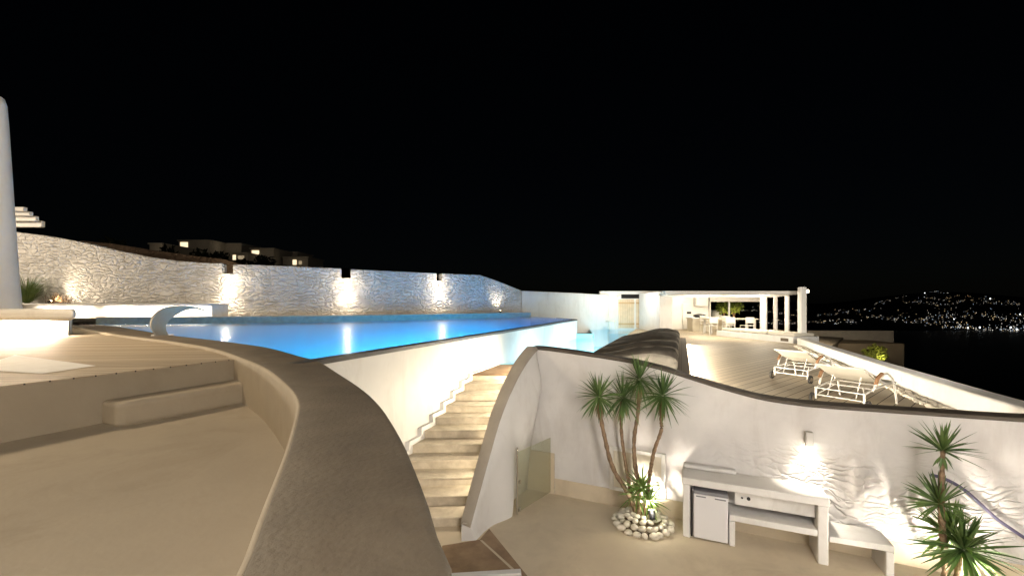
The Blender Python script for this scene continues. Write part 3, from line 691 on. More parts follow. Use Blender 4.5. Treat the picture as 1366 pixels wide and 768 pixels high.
# curved balustrade of the stairs, sculpted white, with an arched opening edge
L0, L1 = Vector((-0.62, 5.15)), Vector((0.24, 6.60))
secs = [  # t, top depth below eye, right foot (u, v, depth Y or None when it stands on the floor)
    (0.0, 2.66, (635, 720), None), (0.06, 2.47, (642, 713), None), (0.118, 2.29, (648, 707), None), (0.238, 1.93, (660, 699), None), (0.377, 1.53, (676, 692.5), None), (0.50, 1.27, (683.5, 688), None),
    (0.56, 1.17, (689.5, 612), 5.95), (0.66, 1.01, (699, 572), 6.05), (0.78, 0.86, (713, 548), 6.2), (0.88, 0.76, (722, 518), 6.38), (0.95, 0.70, (720, 495), 6.48), (1.0, 0.668, (714, 478), 6.52)]
bm = BM(); rows = []
pd = Vector((L1.y - L0.y, -(L1.x - L0.x))).normalized()
for t, d, (u, v), Y in secs:
    p = L0.lerp(L1, t); zt = ZC - d
    foot = G(u, v, 2.9) if Y is None else PY(u, v, Y)
    w = 0.13 + 0.05 * t
    rt = p + pd * w
    zb = foot.z
    rows.append([Vector((p.x, p.y, 0.0)), Vector((p.x, p.y, zt * 0.5)), Vector((p.x, p.y, zt - 0.03)), Vector((p.x + pd.x * 0.03, p.y + pd.y * 0.03, zt)),
                 Vector((rt.x - pd.x * 0.03, rt.y - pd.y * 0.03, zt)), Vector((rt.x, rt.y, zt - 0.04)),
                 Vector((lerp(rt.x, foot.x, 0.35), lerp(rt.y, foot.y, 0.35), lerp(zt, zb, 0.35))), Vector((lerp(rt.x, foot.x, 0.75), lerp(rt.y, foot.y, 0.75), lerp(zt, zb, 0.7))), foot])
cr = []
ncol = len(rows[0])
cols = [spline([r[k] for r in rows], 4) for k in range(ncol)]
vs = [[bm.verts.new(p) for p in c] for c in cols]
for k in range(ncol):
    a, b = vs[k], vs[(k + 1) % ncol]
    for i in range(len(a) - 1): bm.faces.new((a[i], a[i + 1], b[i + 1], b[i]))
bm.faces.new([c[0] for c in vs]); bm.faces.new([c[-1] for c in vs][::-1])
bl = thing('stair_balustrade', 'white sculpted balustrade wall curving down the right side of the stairs', 'balustrade', (-0.4, 5.5, 0))
obj('wall', bm, M['plaster_fine'], bl, smooth=R(60))
bm = BM(); strip = []
for k_ in range(len(cols[0])):
    a_, b_ = cols[2][k_], cols[4][k_]; o_ = Vector((0, 0, 0.004)); sd_ = (b_ - a_); sd_.z = 0; sd_.normalize()
    strip.append([bm.verts.new(a_ - sd_ * .006), bm.verts.new(a_ - sd_ * .006 + Vector((0, 0, .036))), bm.verts.new(cols[3][k_] + Vector((0, 0, .014))), bm.verts.new(b_ + Vector((0, 0, .014))), bm.verts.new(cols[5][k_] + sd_ * .006 + Vector((0, 0, .02))), bm.verts.new(cols[5][k_] + sd_ * .006)])
for r0, r1 in zip(strip, strip[1:]):
    for k_ in range(6): bm.faces.new((r0[k_], r0[(k_ + 1) % 6], r1[(k_ + 1) % 6], r1[k_]))
bm.faces.new(strip[0]); bm.faces.new(strip[-1][::-1])
obj('coping', bm, M['cap_light'], bl, smooth=R(50))

# shower glass in the niche with a steel post
gl = thing('glass_screen', 'frosted greenish glass screen with a steel post in the niche beside the stairs', 'glass screen', tuple(G(690, 686, 2.9)))
b0 = G(690, 686, 2.9); b1 = on_wall(0.60, 0.03)
bm = BM(); dd = (Vector(b1) - Vector(b0[:2])); nn = Vector((-dd.y, dd.x)).normalized() * 0.005
prism(bm, [(b0.x + nn.x, b0.y + nn.y), (b1[0] + nn.x, b1[1] + nn.y), (b1[0] - nn.x, b1[1] - nn.y), (b0.x - nn.x, b0.y - nn.y)], 0.03, 0.86)
obj('pane', bm, M['glass'], gl)
bm = BM(); tube(bm, [(b0.x, b0.y, 0.0), (b0.x, b0.y, 0.93)], 0.014, 12); obj('post', bm, M['chrome'], gl, smooth=R(40))
for k in (0.03, 0.42):
    bm = BM(); tube(bm, [(b0.x + dd.x * 0.07, b0.y + dd.y * 0.07 - 0.01, k), (b0.x + dd.x * 0.07, b0.y + dd.y * 0.07 - 0.01, k + 0.05)], 0.018, 10); obj('clamp', bm, M['chrome'], gl, smooth=R(40))
# white cabinet door on the back wall behind the yucca
cb = thing('wall_cabinet', 'cream square cabinet door on the back wall behind the tall yucca', 'cabinet', (*on_wall(1.84, 0.0), 0.24))
def wall_box(bm, x0, x1, z0, z1, o0, o1): prism(bm, [on_wall(x0, o0), on_wall(x0, o1), on_wall(x1, o1), on_wall(x1, o0)], z0, z1)
bm = BM()
wall_box(bm, 1.42, 1.47, 0.245, 0.86, 0.002, 0.05); wall_box(bm, 2.06, 2.11, 0.245, 0.86, 0.002, 0.05); wall_box(bm, 1.471, 2.059, 0.81, 0.86, 0.002, 0.05); wall_box(bm, 1.471, 2.059, 0.245, 0.29, 0.002, 0.05)
obj('frame', bm, M['white_paint'], cb, bevel=0.006)
bm = BM(); wall_box(bm, 1.472, 2.058, 0.292, 0.808, 0.002, 0.035); obj('door', bm, M['cream'], cb, bevel=0.004)
for x, z, L_, w_ in ((1.75, 1.93, 2.2, 70), (4.0, 1.66, 2.2, 24)):
    q = on_wall(x, -0.26); light('AREA', (q[0], q[1], z), w_, SOFT, aim=(q[0] + 1.2, q[1] + 3.0, z - 0.25), size=(L_, 0.03))  # hidden strips added behind the wall to light cushions and deck
# sconce on the courtyard wall
cs = back_pt(1078, 583); cs = Vector(cs)
wn = Vector((-0.4253, -0.9051, 0))
ct = thing('courtyard_sconce', 'small steel box sconce throwing light down on the plastered wall', 'wall lamp', cs, math.atan2(-0.47, 1))
bm = BM(); box(bm, (-0.038, -0.10, -0.085), (0.038, -0.03, 0.085)); obj('housing', bm, M['alu'], ct, local=True, bevel=0.006)
bm = BM(); box(bm, (-0.02, -0.031, -0.05), (0.02, 0.004, 0.05)); obj('bracket', bm, M['steel'], ct, local=True)
bm = BM(); box(bm, (-0.03, -0.092, -0.091), (0.03, -0.038, -0.086)); obj('lens', bm, M['lamp_warm'], ct, local=True)
light('POINT', cs + wn * 0.16 + Vector((0, 0, -0.16)), 1.2, SOFT, 0.04)
light('SPOT', cs + wn * 0.075 + Vector((0, 0, -0.1)), 42, SOFT, 0.025, cs + wn * 0.03 + Vector((0, 0, -1)), 95, 1.0)

# ------------------------------------------------------------------ masonry counter with fridge, low bench
cF0, cF1 = G(911, 715, 2.9), G(1105.5, 754.6, 2.9); cF0.z = cF1.z = 0
cd = (cF1 - cF0).normalized(); cn = Vector((-cd.y, cd.x, 0)); CL = (cF1 - cF0).length; crot = math.atan2(cd.y, cd.x)
def depth_to_wall(x):      # from the front plane back to the wall at a place along the counter
    p = cF0 + cd * x; k = (WA(p.x) - p.y) / (cn.y + 0.47 * cn.x); return k
D0 = depth_to_wall(0) - 0.004; D1 = depth_to_wall(CL) - 0.004
kt = thing('masonry_counter', 'white masonry counter with an open shelf under the sconce', 'counter', cF0)
def cpr(bm, x0, x1, y0, y1a, y1b, z0, z1):
    q = [cF0 + cd * x0 + cn * y0, cF0 + cd * x1 + cn * y0, cF0 + cd * x1 + cn * y1b, cF0 + cd * x0 + cn * y1a]
    prism(bm, [(p.x, p.y) for p in q], z0, z1); return bm
obj('countertop', cpr(BM(), -0.01, CL + 0.01, -0.01, D0, D1, 0.655, 0.745), M['plaster_fine'], kt, bevel=0.012)
obj('upstand', cpr(BM(), 0.0, 0.62, D0 - 0.13, D0, depth_to_wall(0.62) - 0.004, 0.746, 0.80), M['plaster_fine'], kt, bevel=0.02)
obj('leg', cpr(BM(), 0, 0.085, 0, D0, depth_to_wall(.085) - .004, 0, 0.654), M['plaster_fine'], kt, bevel=0.01)
obj('leg', cpr(BM(), 0.515, 0.58, 0, 0.45, 0.45, 0, 0.30), M['plaster_fine'], kt, bevel=0.01)
obj('leg', cpr(BM(), CL - 0.10, CL, 0, depth_to_wall(CL - .1) - .004, D1, 0, 0.654), M['plaster_fine'], kt, bevel=0.01)
obj('shelf', cpr(BM(), 0.515, CL - 0.101, 0.002, 0.46, 0.46, 0.301, 0.375), M['plaster_fine'], kt, bevel=0.01)
obj('drawer_front', cpr(BM(), 0.582, CL - 0.101, 0.10, 0.13, 0.13, 0.47, 0.654), M['plaster_fine'], kt, bevel=0.004)
bp_ = obj('back_panel', cpr(BM(), 0.52, CL - 0.101, 0.36, 0.40, 0.40, 0.376, 0.654), M['plaster_fine'], kt)
for x, r in ((0.66, 0.012), (0.73, 0.02)):
    q = cF0 + cd * x + cn * 0.0995
    bm = BM(); tube(bm, [q + Vector((0, 0, 0.565)), q - cn * 0.012 + Vector((0, 0, 0.565))], r, 14); obj('socket', bm, M['black'], kt, smooth=R(40))
fr = thing('mini_fridge', 'small white fridge under the left end of the masonry counter', 'fridge', cF0 + cd * 0.30)
obj('cabinet', cpr(BM(), 0.095, 0.495, 0.055, 0.48, 0.48, 0.015, 0.585), M['fridge'], fr, bevel=0.01)
dr = obj('door', cpr(BM(), 0.12, 0.505, -0.005, 0.05, 0.05, 0.02, 0.56), M['fridge'], fr, bevel=0.012)
obj('top_panel', cpr(BM(), 0.12, 0.505, 0.0, 0.46, 0.46, 0.562, 0.60), M['fridge_dark'], fr, bevel=0.006)
for x0, x1 in ((0.15, 0.26), (0.36, 0.48)):
    obj('handle', cpr(BM(), x0, x1, -0.012, 0.0, 0.0, 0.532, 0.545), M['fridge_dark'], dr.parent)
obj('hinge_strip', cpr(BM(), 0.092, 0.108, -0.004, 0.03, 0.03, 0.03, 0.62), M['black'], fr)
# low bench
bF1 = G(1194, 729, 2.57); bF1.z = 0
BL = (bF1 - cF1).length; bd = (bF1 - cF1).normalized(); bnn = Vector((-bd.y, bd.x, 0))
lb = thing('masonry_bench', 'low white masonry bench attached to the right end of the counter', 'bench', cF1 + bd * 0.3)
def bpr(bm, x0, x1, y0, z0, z1, back=None):
    def dep(x): p = cF1 + bd * x; return (WA(p.x) - p.y) / (bnn.y + 0.47 * bnn.x) - 0.004
    q = [cF1 + bd * x0 + bnn * y0, cF1 + bd * x1 + bnn * y0, cF1 + bd * x1 + bnn * (back or dep(x1)), cF1 + bd * x0 + bnn * (back or dep(x0))]
    prism(bm, [(p.x, p.y) for p in q], z0, z1); return bm
obj('seat', bpr(BM(), 0.004, BL, 0.0, 0.265, 0.335), M['plaster_fine'], lb, bevel=0.01)
obj('leg', bpr(BM(), BL - 0.075, BL - 0.002, 0.002, 0, 0.264), M['plaster_fine'], lb, bevel=0.01)

# ------------------------------------------------------------------ yuccas
def rosette(bm, c, n, L, rnd, lo=-0.75, hi=1.45, w=0.017, axis=Vector((0, 0, 1)), droop=0.35):
    q = Vector((0, 0, 1)).rotation_difference(axis.normalized())
    for i in range(n):
        el = lerp(lo, hi, (i + 0.5) / n) + rnd.gauss(0, 0.10); az = i * 2.39996 + rnd.gauss(0, 0.15)
        l = L * rnd.uniform(0.82, 1.12) * (0.92 if el > 1.1 else 1.0)
        d = q @ Vector((math.cos(az) * math.cos(el), math.sin(az) * math.cos(el), math.sin(el)))
        side = d.cross(Vector((0, 0, 1)))
        if side.length < 0.05: side = Vector((1, 0, 0))
        side.normalize(); nrm = side.cross(d).normalized()
        roll = rnd.gauss(0, 0.5); side, nrm = side * math.cos(roll) + nrm * math.sin(roll), nrm * math.cos(roll) - side * math.sin(roll)
        p = c + d * 0.02; prev = None; seg = 6; dr_ = droop * rnd.uniform(0.3, 1.3) * max(0.0, math.cos(el))
        for s in range(seg + 1):
            t = s / seg; ww = w * (0.55 + 1.1 * t if t < 0.4 else 1.0 * (1 - ((t - 0.4) / 0.6) ** 1.5)) + 0.0006
            a = bm.verts.new(p - side * ww + nrm * ww * 0.35); m_ = bm.verts.new(p); b = bm.verts.new(p + side * ww + nrm * ww * 0.35)
            if prev: bm.faces.new((prev[0], prev[1], m_, a)); bm.faces.new((prev[1], prev[2], b, m_))
            prev = (a, m_, b)
            d = (d + Vector((0, 0, -dr_ / seg))).normalized(); p = p + d * (l / seg)
def trunk_mesh(pts, r0, r1, rnd):
    P = spline(pts, 8); n = len(P); bm = BM()
    tube(bm, P, [lerp(r0, r1, i / (n - 1)) * (1 + 0.13 * math.sin(i * 2.2) + rnd.gauss(0, 0.05)) for i in range(n)], 12)
    return bm
ry = random.Random(11)
yb = G(857, 699, 2.9)
yu = thing('yucca_tree', 'tall yucca with four leafy heads in a ring of pale pebbles', 'yucca', (yb.x, yb.y, 0))
Y0 = yb.y
def YP(u, v, dy=0.0): return PY(u, v, Y0 + dy)
trunks = [([YP(850, 692, .03), YP(846, 676, .03), YP(836, 655, .05), YP(817, 622, .06), YP(806, 580, .08), YP(800, 548, .1), YP(799, 534, .1)], .034, .024),
          ([YP(848, 686, .10), YP(841, 655, .12), YP(834, 615, .16), YP(829, 575, .2), YP(829, 535, .22)], .026, .02),
          ([YP(853, 690, .0), YP(852, 650, .0), YP(847, 618, .02), YP(846, 585, .06), YP(851, 550, .08), YP(853, 512, .1)], .030, .022),
          ([YP(860, 688, -.02), YP(864, 655, -.05), YP(868, 625, -.06), YP(873, 600, -.08), YP(882, 574, -.1), YP(882, 560, -.1), YP(883, 535, -.1)], .026, .02)]
for pts, r0, r1 in trunks: obj('trunk', trunk_mesh(pts, r0, r1, ry), M['bark'], yu, smooth=3.2)
for (u, v, dy, n, L) in ((799, 529, .1, 78, .34), (831, 531, .22, 74, .36), (853, 506, .1, 70, .37), (884, 528, -.1, 80, .37)):
    bm = BM(); c = YP(u, v, dy)
    rosette(bm, c, n, L, ry, -1.2, 1.45, 0.0125, Vector((ry.gauss(0, .15), ry.gauss(0, .15), 1)), 0.45)
    obj('leaf_head', bm, M['leaf'], yu)
    bm = BM(); rosette(bm, c - Vector((0, 0, .03)), 16, L * .7, ry, -1.55, -1.15, 0.010, Vector((0, 0, 1)), 0.3); obj('dry_leaf', bm, M['dry_leaf'], yu)
bm = BM()
for (u, v, dy) in ((856, 650, -.08), (850, 660, .02), (866, 668, -.06)):
    rosette(bm, YP(u, v, dy), 42, .26, ry, -0.6, 1.45, 0.011, Vector((0.1, -0.2, 1)), 0.5)
obj('leaf_head', bm, M['leaf_low'], yu)
bm = BM(); lathe(bm, [(0.30, 0.0), (0.27, 0.05), (0.15, 0.08), (0.02, 0.085)], (yb.x, yb.y, 0.004), 24)
obj('soil', bm, M['soil'], yu, smooth=3.2)
# pebbles
def pebble_mesh(seed):
    rnd = random.Random(seed); bm = BM(); bmesh.ops.create_icosphere(bm, subdivisions=3, radius=1.0)
    off = Vector((rnd.uniform(0, 9), rnd.uniform(0, 9), 0)); sx, sy, sz = 1.0, rnd.uniform(0.7, 0.95), rnd.uniform(0.55, 0.75)
    for v in bm.verts:
        k = 1 + 0.16 * noise.noise(v.co * 1.1 + off); v.co = Vector((v.co.x * sx * k, v.co.y * sy * k, v.co.z * sz * k))
    me = bpy.data.meshes.new('pebble'); bm.to_mesh(me); bm.free()
    for p in me.polygons: p.use_smooth = True
    me.materials.append(M['pebble']); return me
PEB = [pebble_mesh(k) for k in range(6)]
def pebble(p, r, rnd, label, group):
    o = bpy.data.objects.new('pebble', rnd.choice(PEB)); COL.objects.link(o); o.location = p
    o.rotation_euler = (rnd.gauss(0, .25), rnd.gauss(0, .25), rnd.uniform(0, 6.28)); o.scale = (r, r, r); tag(o, label, 'pebble', group)
    return o
rp_ = random.Random(4)
for ring, (rad, n, z, r) in enumerate(((0.335, 21, 0.03, 0.056), (0.262, 18, 0.075, 0.052), (0.19, 14, 0.115, 0.046), (0.12, 9, 0.14, 0.04))):
    for k in range(n):
        a = 2 * math.pi * (k + 0.5 * (ring % 2)) / n + rp_.gauss(0, .05)
        pebble((yb.x + rad * math.cos(a) * 1.06, yb.y + rad * math.sin(a), z + rp_.uniform(-.006, .01)), r * rp_.uniform(.82, 1.15), rp_, 'pale rounded pebble piled round the foot of the tall yucca', 'pebbles round the tall yucca')
ysp = G(869, 706, 2.9)
upl('yucca_spotlight', (ysp.x, ysp.y - 0.02, 0.14), 'bright spotlight among the pebbles aimed up the tall yucca', (yb.x + 0.12, yb.y + 0.75, 1.35), 150, 150, SOFT, r=0.02)
light('POINT', (ysp.x - 0.01, ysp.y - 0.05, 0.26), 4.0, SOFT, 0.03)
# right-hand yucca
y2 = PY(1262, 800, 4.15); y2.z = 0
yv = thing('yucca_plant', 'yucca with stacked leaf heads beside the hose at the right edge', 'yucca', y2)
def Y2(u, v, dy=0.0): return PY(u, v, 4.15 + dy)
for pts, r0, r1 in (([(y2.x, y2.y, 0), Y2(1260, 740), Y2(1256, 690), Y2(1256, 650), Y2(1258, 600)], .032, .02), ([(y2.x + .08, y2.y - .05, 0), Y2(1276, 780, -.05), Y2(1284, 738, -.08)], .035, .028)):
    obj('trunk', trunk_mesh(pts, r0, r1, ry), M['bark'], yv, smooth=3.2)
bm = BM(); rosette(bm, Y2(1258, 601), 46, .30, ry, -0.15, 1.45, 0.013, Vector((0, 0, 1)), 0.18); rosette(bm, Y2(1258, 606), 14, .13, ry, -1.4, -0.9, 0.012)
obj('leaf_head', bm, M['leaf'], yv)
bm = BM(); rosette(bm, Y2(1254, 672), 54, .30, ry, -0.35, 1.4, 0.014, Vector((-.1, 0, 1)), 0.3); obj('leaf_head', bm, M['leaf'], yv)
bm = BM(); rosette(bm, Y2(1286, 733, -.1), 90, .40, ry, -0.9, 1.45, 0.017, Vector((.05, -.1, 1)), 0.4); obj('leaf_head', bm, M['leaf'], yv)
bm = BM(); rosette(bm, Y2(1270, 712, .05), 60, .34, ry, -0.6, 1.4, 0.016, Vector((-.1, .1, 1)), 0.4); obj('leaf_head', bm, M['leaf_low'], yv)
us = Vector((y2.x + 0.20, y2.y - 0.26, 0.02))
upl('corner_spotlight', us, 'spotlight on the floor shining up into the right hand yucca', (y2.x - 0.1, y2.y + 0.4, 1.0), 95, 150, SOFT, r=0.02)
light('POINT', us + Vector((-.12, -.05, .28)), 10, SOFT, .03)
# hose along the wall
hp = []
for u, v, off in ((1240, 632, .02), (1252, 634, .05), (1268, 641, .06), (1285, 652, .05), (1303, 668, .05), (1325, 688, .06), (1348, 704, .06), (1380, 726, .06), (1420, 760, .06)):
    p = back_pt(u, v); hp.append(p + wn * off)
bm = BM(); tube(bm, spline(hp, 8), 0.017, 10); o = obj('garden_hose', bm, M['hose'], smooth=R(50)); tag(o, 'violet grey hose curving down the plastered wall behind the yucca', 'hose')

# ------------------------------------------------------------------ lower deck, parapet with pebbles, lower pool, platform
PD = Vector((0.37, 0.929, 0)).normalized(); PN = Vector((PD.y, -PD.x, 0))
pr_a = G(849, 438.5, 1.47); pr_b = G(801, 470, 1.47)             # pool's right edge
pdv = (pr_a - pr_b).normalized()
LPn = pr_b - pdv * 4.2
lp_far = G(786, 437, 1.47)
lp_poly = [(LPn.x, LPn.y), (pr_a.x, pr_a.y), (lp_far.x, lp_far.y), ((E1 + eR * 0.9).x + .05, (E1 + eR * 0.9).y + 0.1), ((E1 + eR * 0.17).x, (E1 + eR * 0.17).y), (wallX(10.3) + 0.01, 10.3), (0.6, 10.3)]
bm = BM(); sheet(bm, lp_poly, ZC - 1.49); structure(obj('lower_pool_water', bm, M['water_low']))
bm = BM()
a = [bm.verts.new((x, y, ZC - 2.5)) for x, y in lp_poly]; b = [bm.verts.new((x, y, ZD - 0.002)) for x, y in lp_poly]
bm.faces.new(a)
for i in range(len(a)): 
    if i == 4: continue
    bm.faces.new((a[i], a[(i + 1) % len(a)], b[(i + 1) % len(a)], b[i]))
structure(obj('lower_pool_basin', bm, M['pool_pale']))
# low ledge wall closing the lower pool behind the overflow wall
bm = BM(); q = [E1 + eR * 0.162, E1 + eR * 0.86 + eD * 0.12, E1 + eR * 0.86 + eD * 0.42, E1 + eR * 0.162 + eD * 0.42]
prism(bm, [(p.x, p.y) for p in q], 0.5, ZC - 1.30); o = obj('pool_ledge', bm, M['pool_pale'], bevel=0.01); tag(o, 'low white ledge at the far corner between the two pools', 'ledge')
pq0, pq1 = G(1068, 461.5, 1.45), G(1292, 556, 1.45)
pqd = (pq1 - pq0).normalized(); pqn = Vector((-pqd.y, pqd.x, 0))
if pqn.x < 0: pqn = -pqn
dk = [(LPn.x + 0.05, LPn.y), (pr_a.x, pr_a.y), (lp_far.x, lp_far.y), (lp_far.x - 1.5, lp_far.y), (lp_far.x - 1.0, 25.6), (13, 25.6), (15.6, 24.5), (12.4, 17.2)] + [tuple((p + pqn * .1)[:2]) for p in (pq0 - pqd * .5, pq1 + pqd * 1.12)]
wl = [(p.x, p.y + 0.235) for p in reversed(bts) if 0.25 < p.x < 5.2]
bm = BM(); prism(bm, [(x, y) for x, y in dk] + wl + [(0.6, 9.9)], ZD - 0.08, ZD - 0.004)
structure(obj('lower_deck', bm, M['deck_right']))
# sun platform and its cushions
pe0, pe1 = G(921, 503, 1.27), G(915, 452, 1.27)
plf = [pe0 - PD * 1.3, pe1 + PD * 0.6, pe1 + PD * 0.6 - PN * 2.35, pe0 - PD * 1.3 - PN * 2.35]
bm = BM(); prism(bm, [(p.x, p.y) for p in plf], ZC - 1.40, ZC - 1.27)
o = obj('sun_platform', bm, M['platform'], bevel=0.01); tag(o, 'low dark boarded platform carrying the grey cushions beside the lower pool', 'platform')
bm = BM(); prism(bm, [((p - PN * 0.1).x, (p - PN * 0.1).y) for p in plf[:2]] + [((p + PN * 0.1).x, (p + PN * 0.1).y) for p in plf[2:]], ZD - 0.004, ZC - 1.402)
o = obj('platform_plinth', bm, M['white_paint']); o.parent = None
o.name = 'white_plinth'; tag(o, 'white recessed plinth with hidden light under the dark platform', 'plinth')
for k in range(6):
    p = pe0.lerp(pe1, (k + 0.3) / 6) + PN * 0.03; p.z = ZC - 1.41
    light('AREA', p + PN * 0.04, 120, (1, 0.87, 0.68), aim=p + PN * 0.16 + Vector((0, 0, -0.14)), size=(1.35, 0.03))
bpy.context.view_layer.update()
def cushion(c, ex, ey, L, Wd, H, seed):  # thin at the pool end
    """big canvas pad: full rounded bolster with gathered end folds, ex along its length"""
    bm = BM(); nu, nv = 40, 28; rnd = random.Random(seed); off = Vector((seed * 3.1, 0, 0)); rows = []
    for i in range(nu + 1):
        s = -1 + 2 * i / nu; r = max(0.02, (1 - abs(s) ** 7)) ** 0.4; ring = []
        for k in range(nv):
            a = 2 * math.pi * k / nv; ca, sa = math.cos(a), math.sin(a)
            y = math.copysign(abs(ca) ** 0.6, ca) * Wd / 2 * (0.85 + 0.15 * r); z = math.copysign(abs(sa) ** 0.7, sa) * H / 2 * r
            p = Vector((s * L / 2 + 0.0, y, z))
            w = noise.noise(Vector((p.x * 2.2, p.y * 2.5, p.z * 3)) + off) * 0.045 + noise.noise(Vector((p.x * 6, p.y * 5, p.z * 8)) + off) * 0.018
            fold = 0.035 * math.sin(a * 7 + seed) * sstep(0.72, 1.0, abs(s))
            d = Vector((0, ca, sa)); p = p + d * (w + fold)
            if p.z < -H / 2 + 0.02: p.z = -H / 2 + 0.02
            p.z = -H / 2 + (p.z + H / 2) * lerp(0.42, 1.0, sstep(-1.0, 0.55, s))
            ring.append(bm.verts.new(c + ex * p.x + ey * p.y + Vector((0, 0, p.z))))
        rows.append(ring)
    for r0, r1 in zip(rows, rows[1:]):
        for k in range(nv): bm.faces.new((r0[k], r0[(k + 1) % nv], r1[(k + 1) % nv], r1[k]))
    bm.faces.new(rows[0][::-1]); bm.faces.new(rows[-1]); return bm
order = ['nearest', 'second nearest', 'middle', 'second farthest', 'farthest']
for k in range(5):
    e = pe0.lerp(pe1, 0.02 + k * 0.195) - PN * 0.18 + PD * 0.55
    H = 0.42; c = e - PN * 1.0; c.z = ZC - 1.27 + H / 2 - 0.018
    t = thing('daybed_cushion', '%s of the five dark grey cushions lined up beside the lower pool' % order[k], 'cushion', (c.x, c.y, ZC - 1.27), 0, 'grey daybed cushions by the lower pool')
    pd_ = obj('pad', cushion(c, PN, PD, 1.95, 1.28, H + 0.06 - 0.03 * (k % 2), k + 1), [M['grey_pad'], M['shaded_pad']], t, smooth=3.2)
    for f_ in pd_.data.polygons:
        if f_.index < 40 * 28: f_.material_index = 1 if math.sin(2 * math.pi * (f_.index % 28 + .5) / 28) > 0.66 else 0  # upper faces take the darker colour in place of shade
    bm = BM(); tube(bm, [c + PN * 0.93 + PD * y + Vector((0, 0, 0.03 + 0.03 * math.sin(y * 5 + k))) for y in [-0.7 + 0.1 * j for j in range(15)]], 0.018, 6); obj('piping', bm, M['grey_piping'], t, smooth=3.2)
# parapet on the sea side
run = [pq0 - pqd * 0.6, pq0, pq0.lerp(pq1, .33), pq0.lerp(pq1, .66), pq1, pq1 + pqd * 1.2]
ptop = [1.20, 1.20, 1.19, 1.17, 1.13, 1.10]
bm = BM(); rows = []
for p, d in zip(run, ptop):
    rows.append([bm.verts.new((p + pqn * s).to_tuple()[:2] + (z,)) for s, z in ((0, ZD - 1.2), (0, ZC - d), (0.28, ZC - d + 0.01), (0.28, ZD - 2.5))])
for r0, r1 in zip(rows, rows[1:]):
    for k in range(4): bm.faces.new((r0[k], r0[(k + 1) % 4], r1[(k + 1) % 4], r1[k]))
bm.faces.new(rows[0]); bm.faces.new(rows[-1][::-1])
o = obj('deck_parapet', bm, M['plaster'], bevel=0.03, segs=3); tag(o, 'low white parapet running along the sea side of the lower deck', 'parapet')
lp_ = pq0.lerp(pq1, 0.80); bm = BM(); box(bm, (-0.035, -0.012, -0.05), (0.035, 0.0, 0.05), math.atan2(pqd.y, pqd.x) + math.pi, (lp_ - pqn * 0.002 + Vector((0, 0, 0.17))))
o = obj('recessed_light', bm, M['white_metal'], bevel=0.004); tag(o, 'small recessed light plate in the face of the low deck parapet', 'step light')
rs = random.Random(8)
Lp = (pq1 - pq0).length
n = 0; s = 0.1
while s < Lp + 0.9:
    r = rs.uniform(0.035, 0.062)
    for row in range(2):
        p = pq0 + pqd * (s + rs.uniform(-.03, .03)) - pqn * (0.07 + row * 0.13 + rs.uniform(-.02, .03))
        rr = r * rs.uniform(.7, 1.1)
        pebble((p.x, p.y, ZD - 0.004 + rr * 0.45), rr, rs, 'pale stone in the row laid along the low deck parapet', 'stones along the deck parapet')
    s += r * 1.75

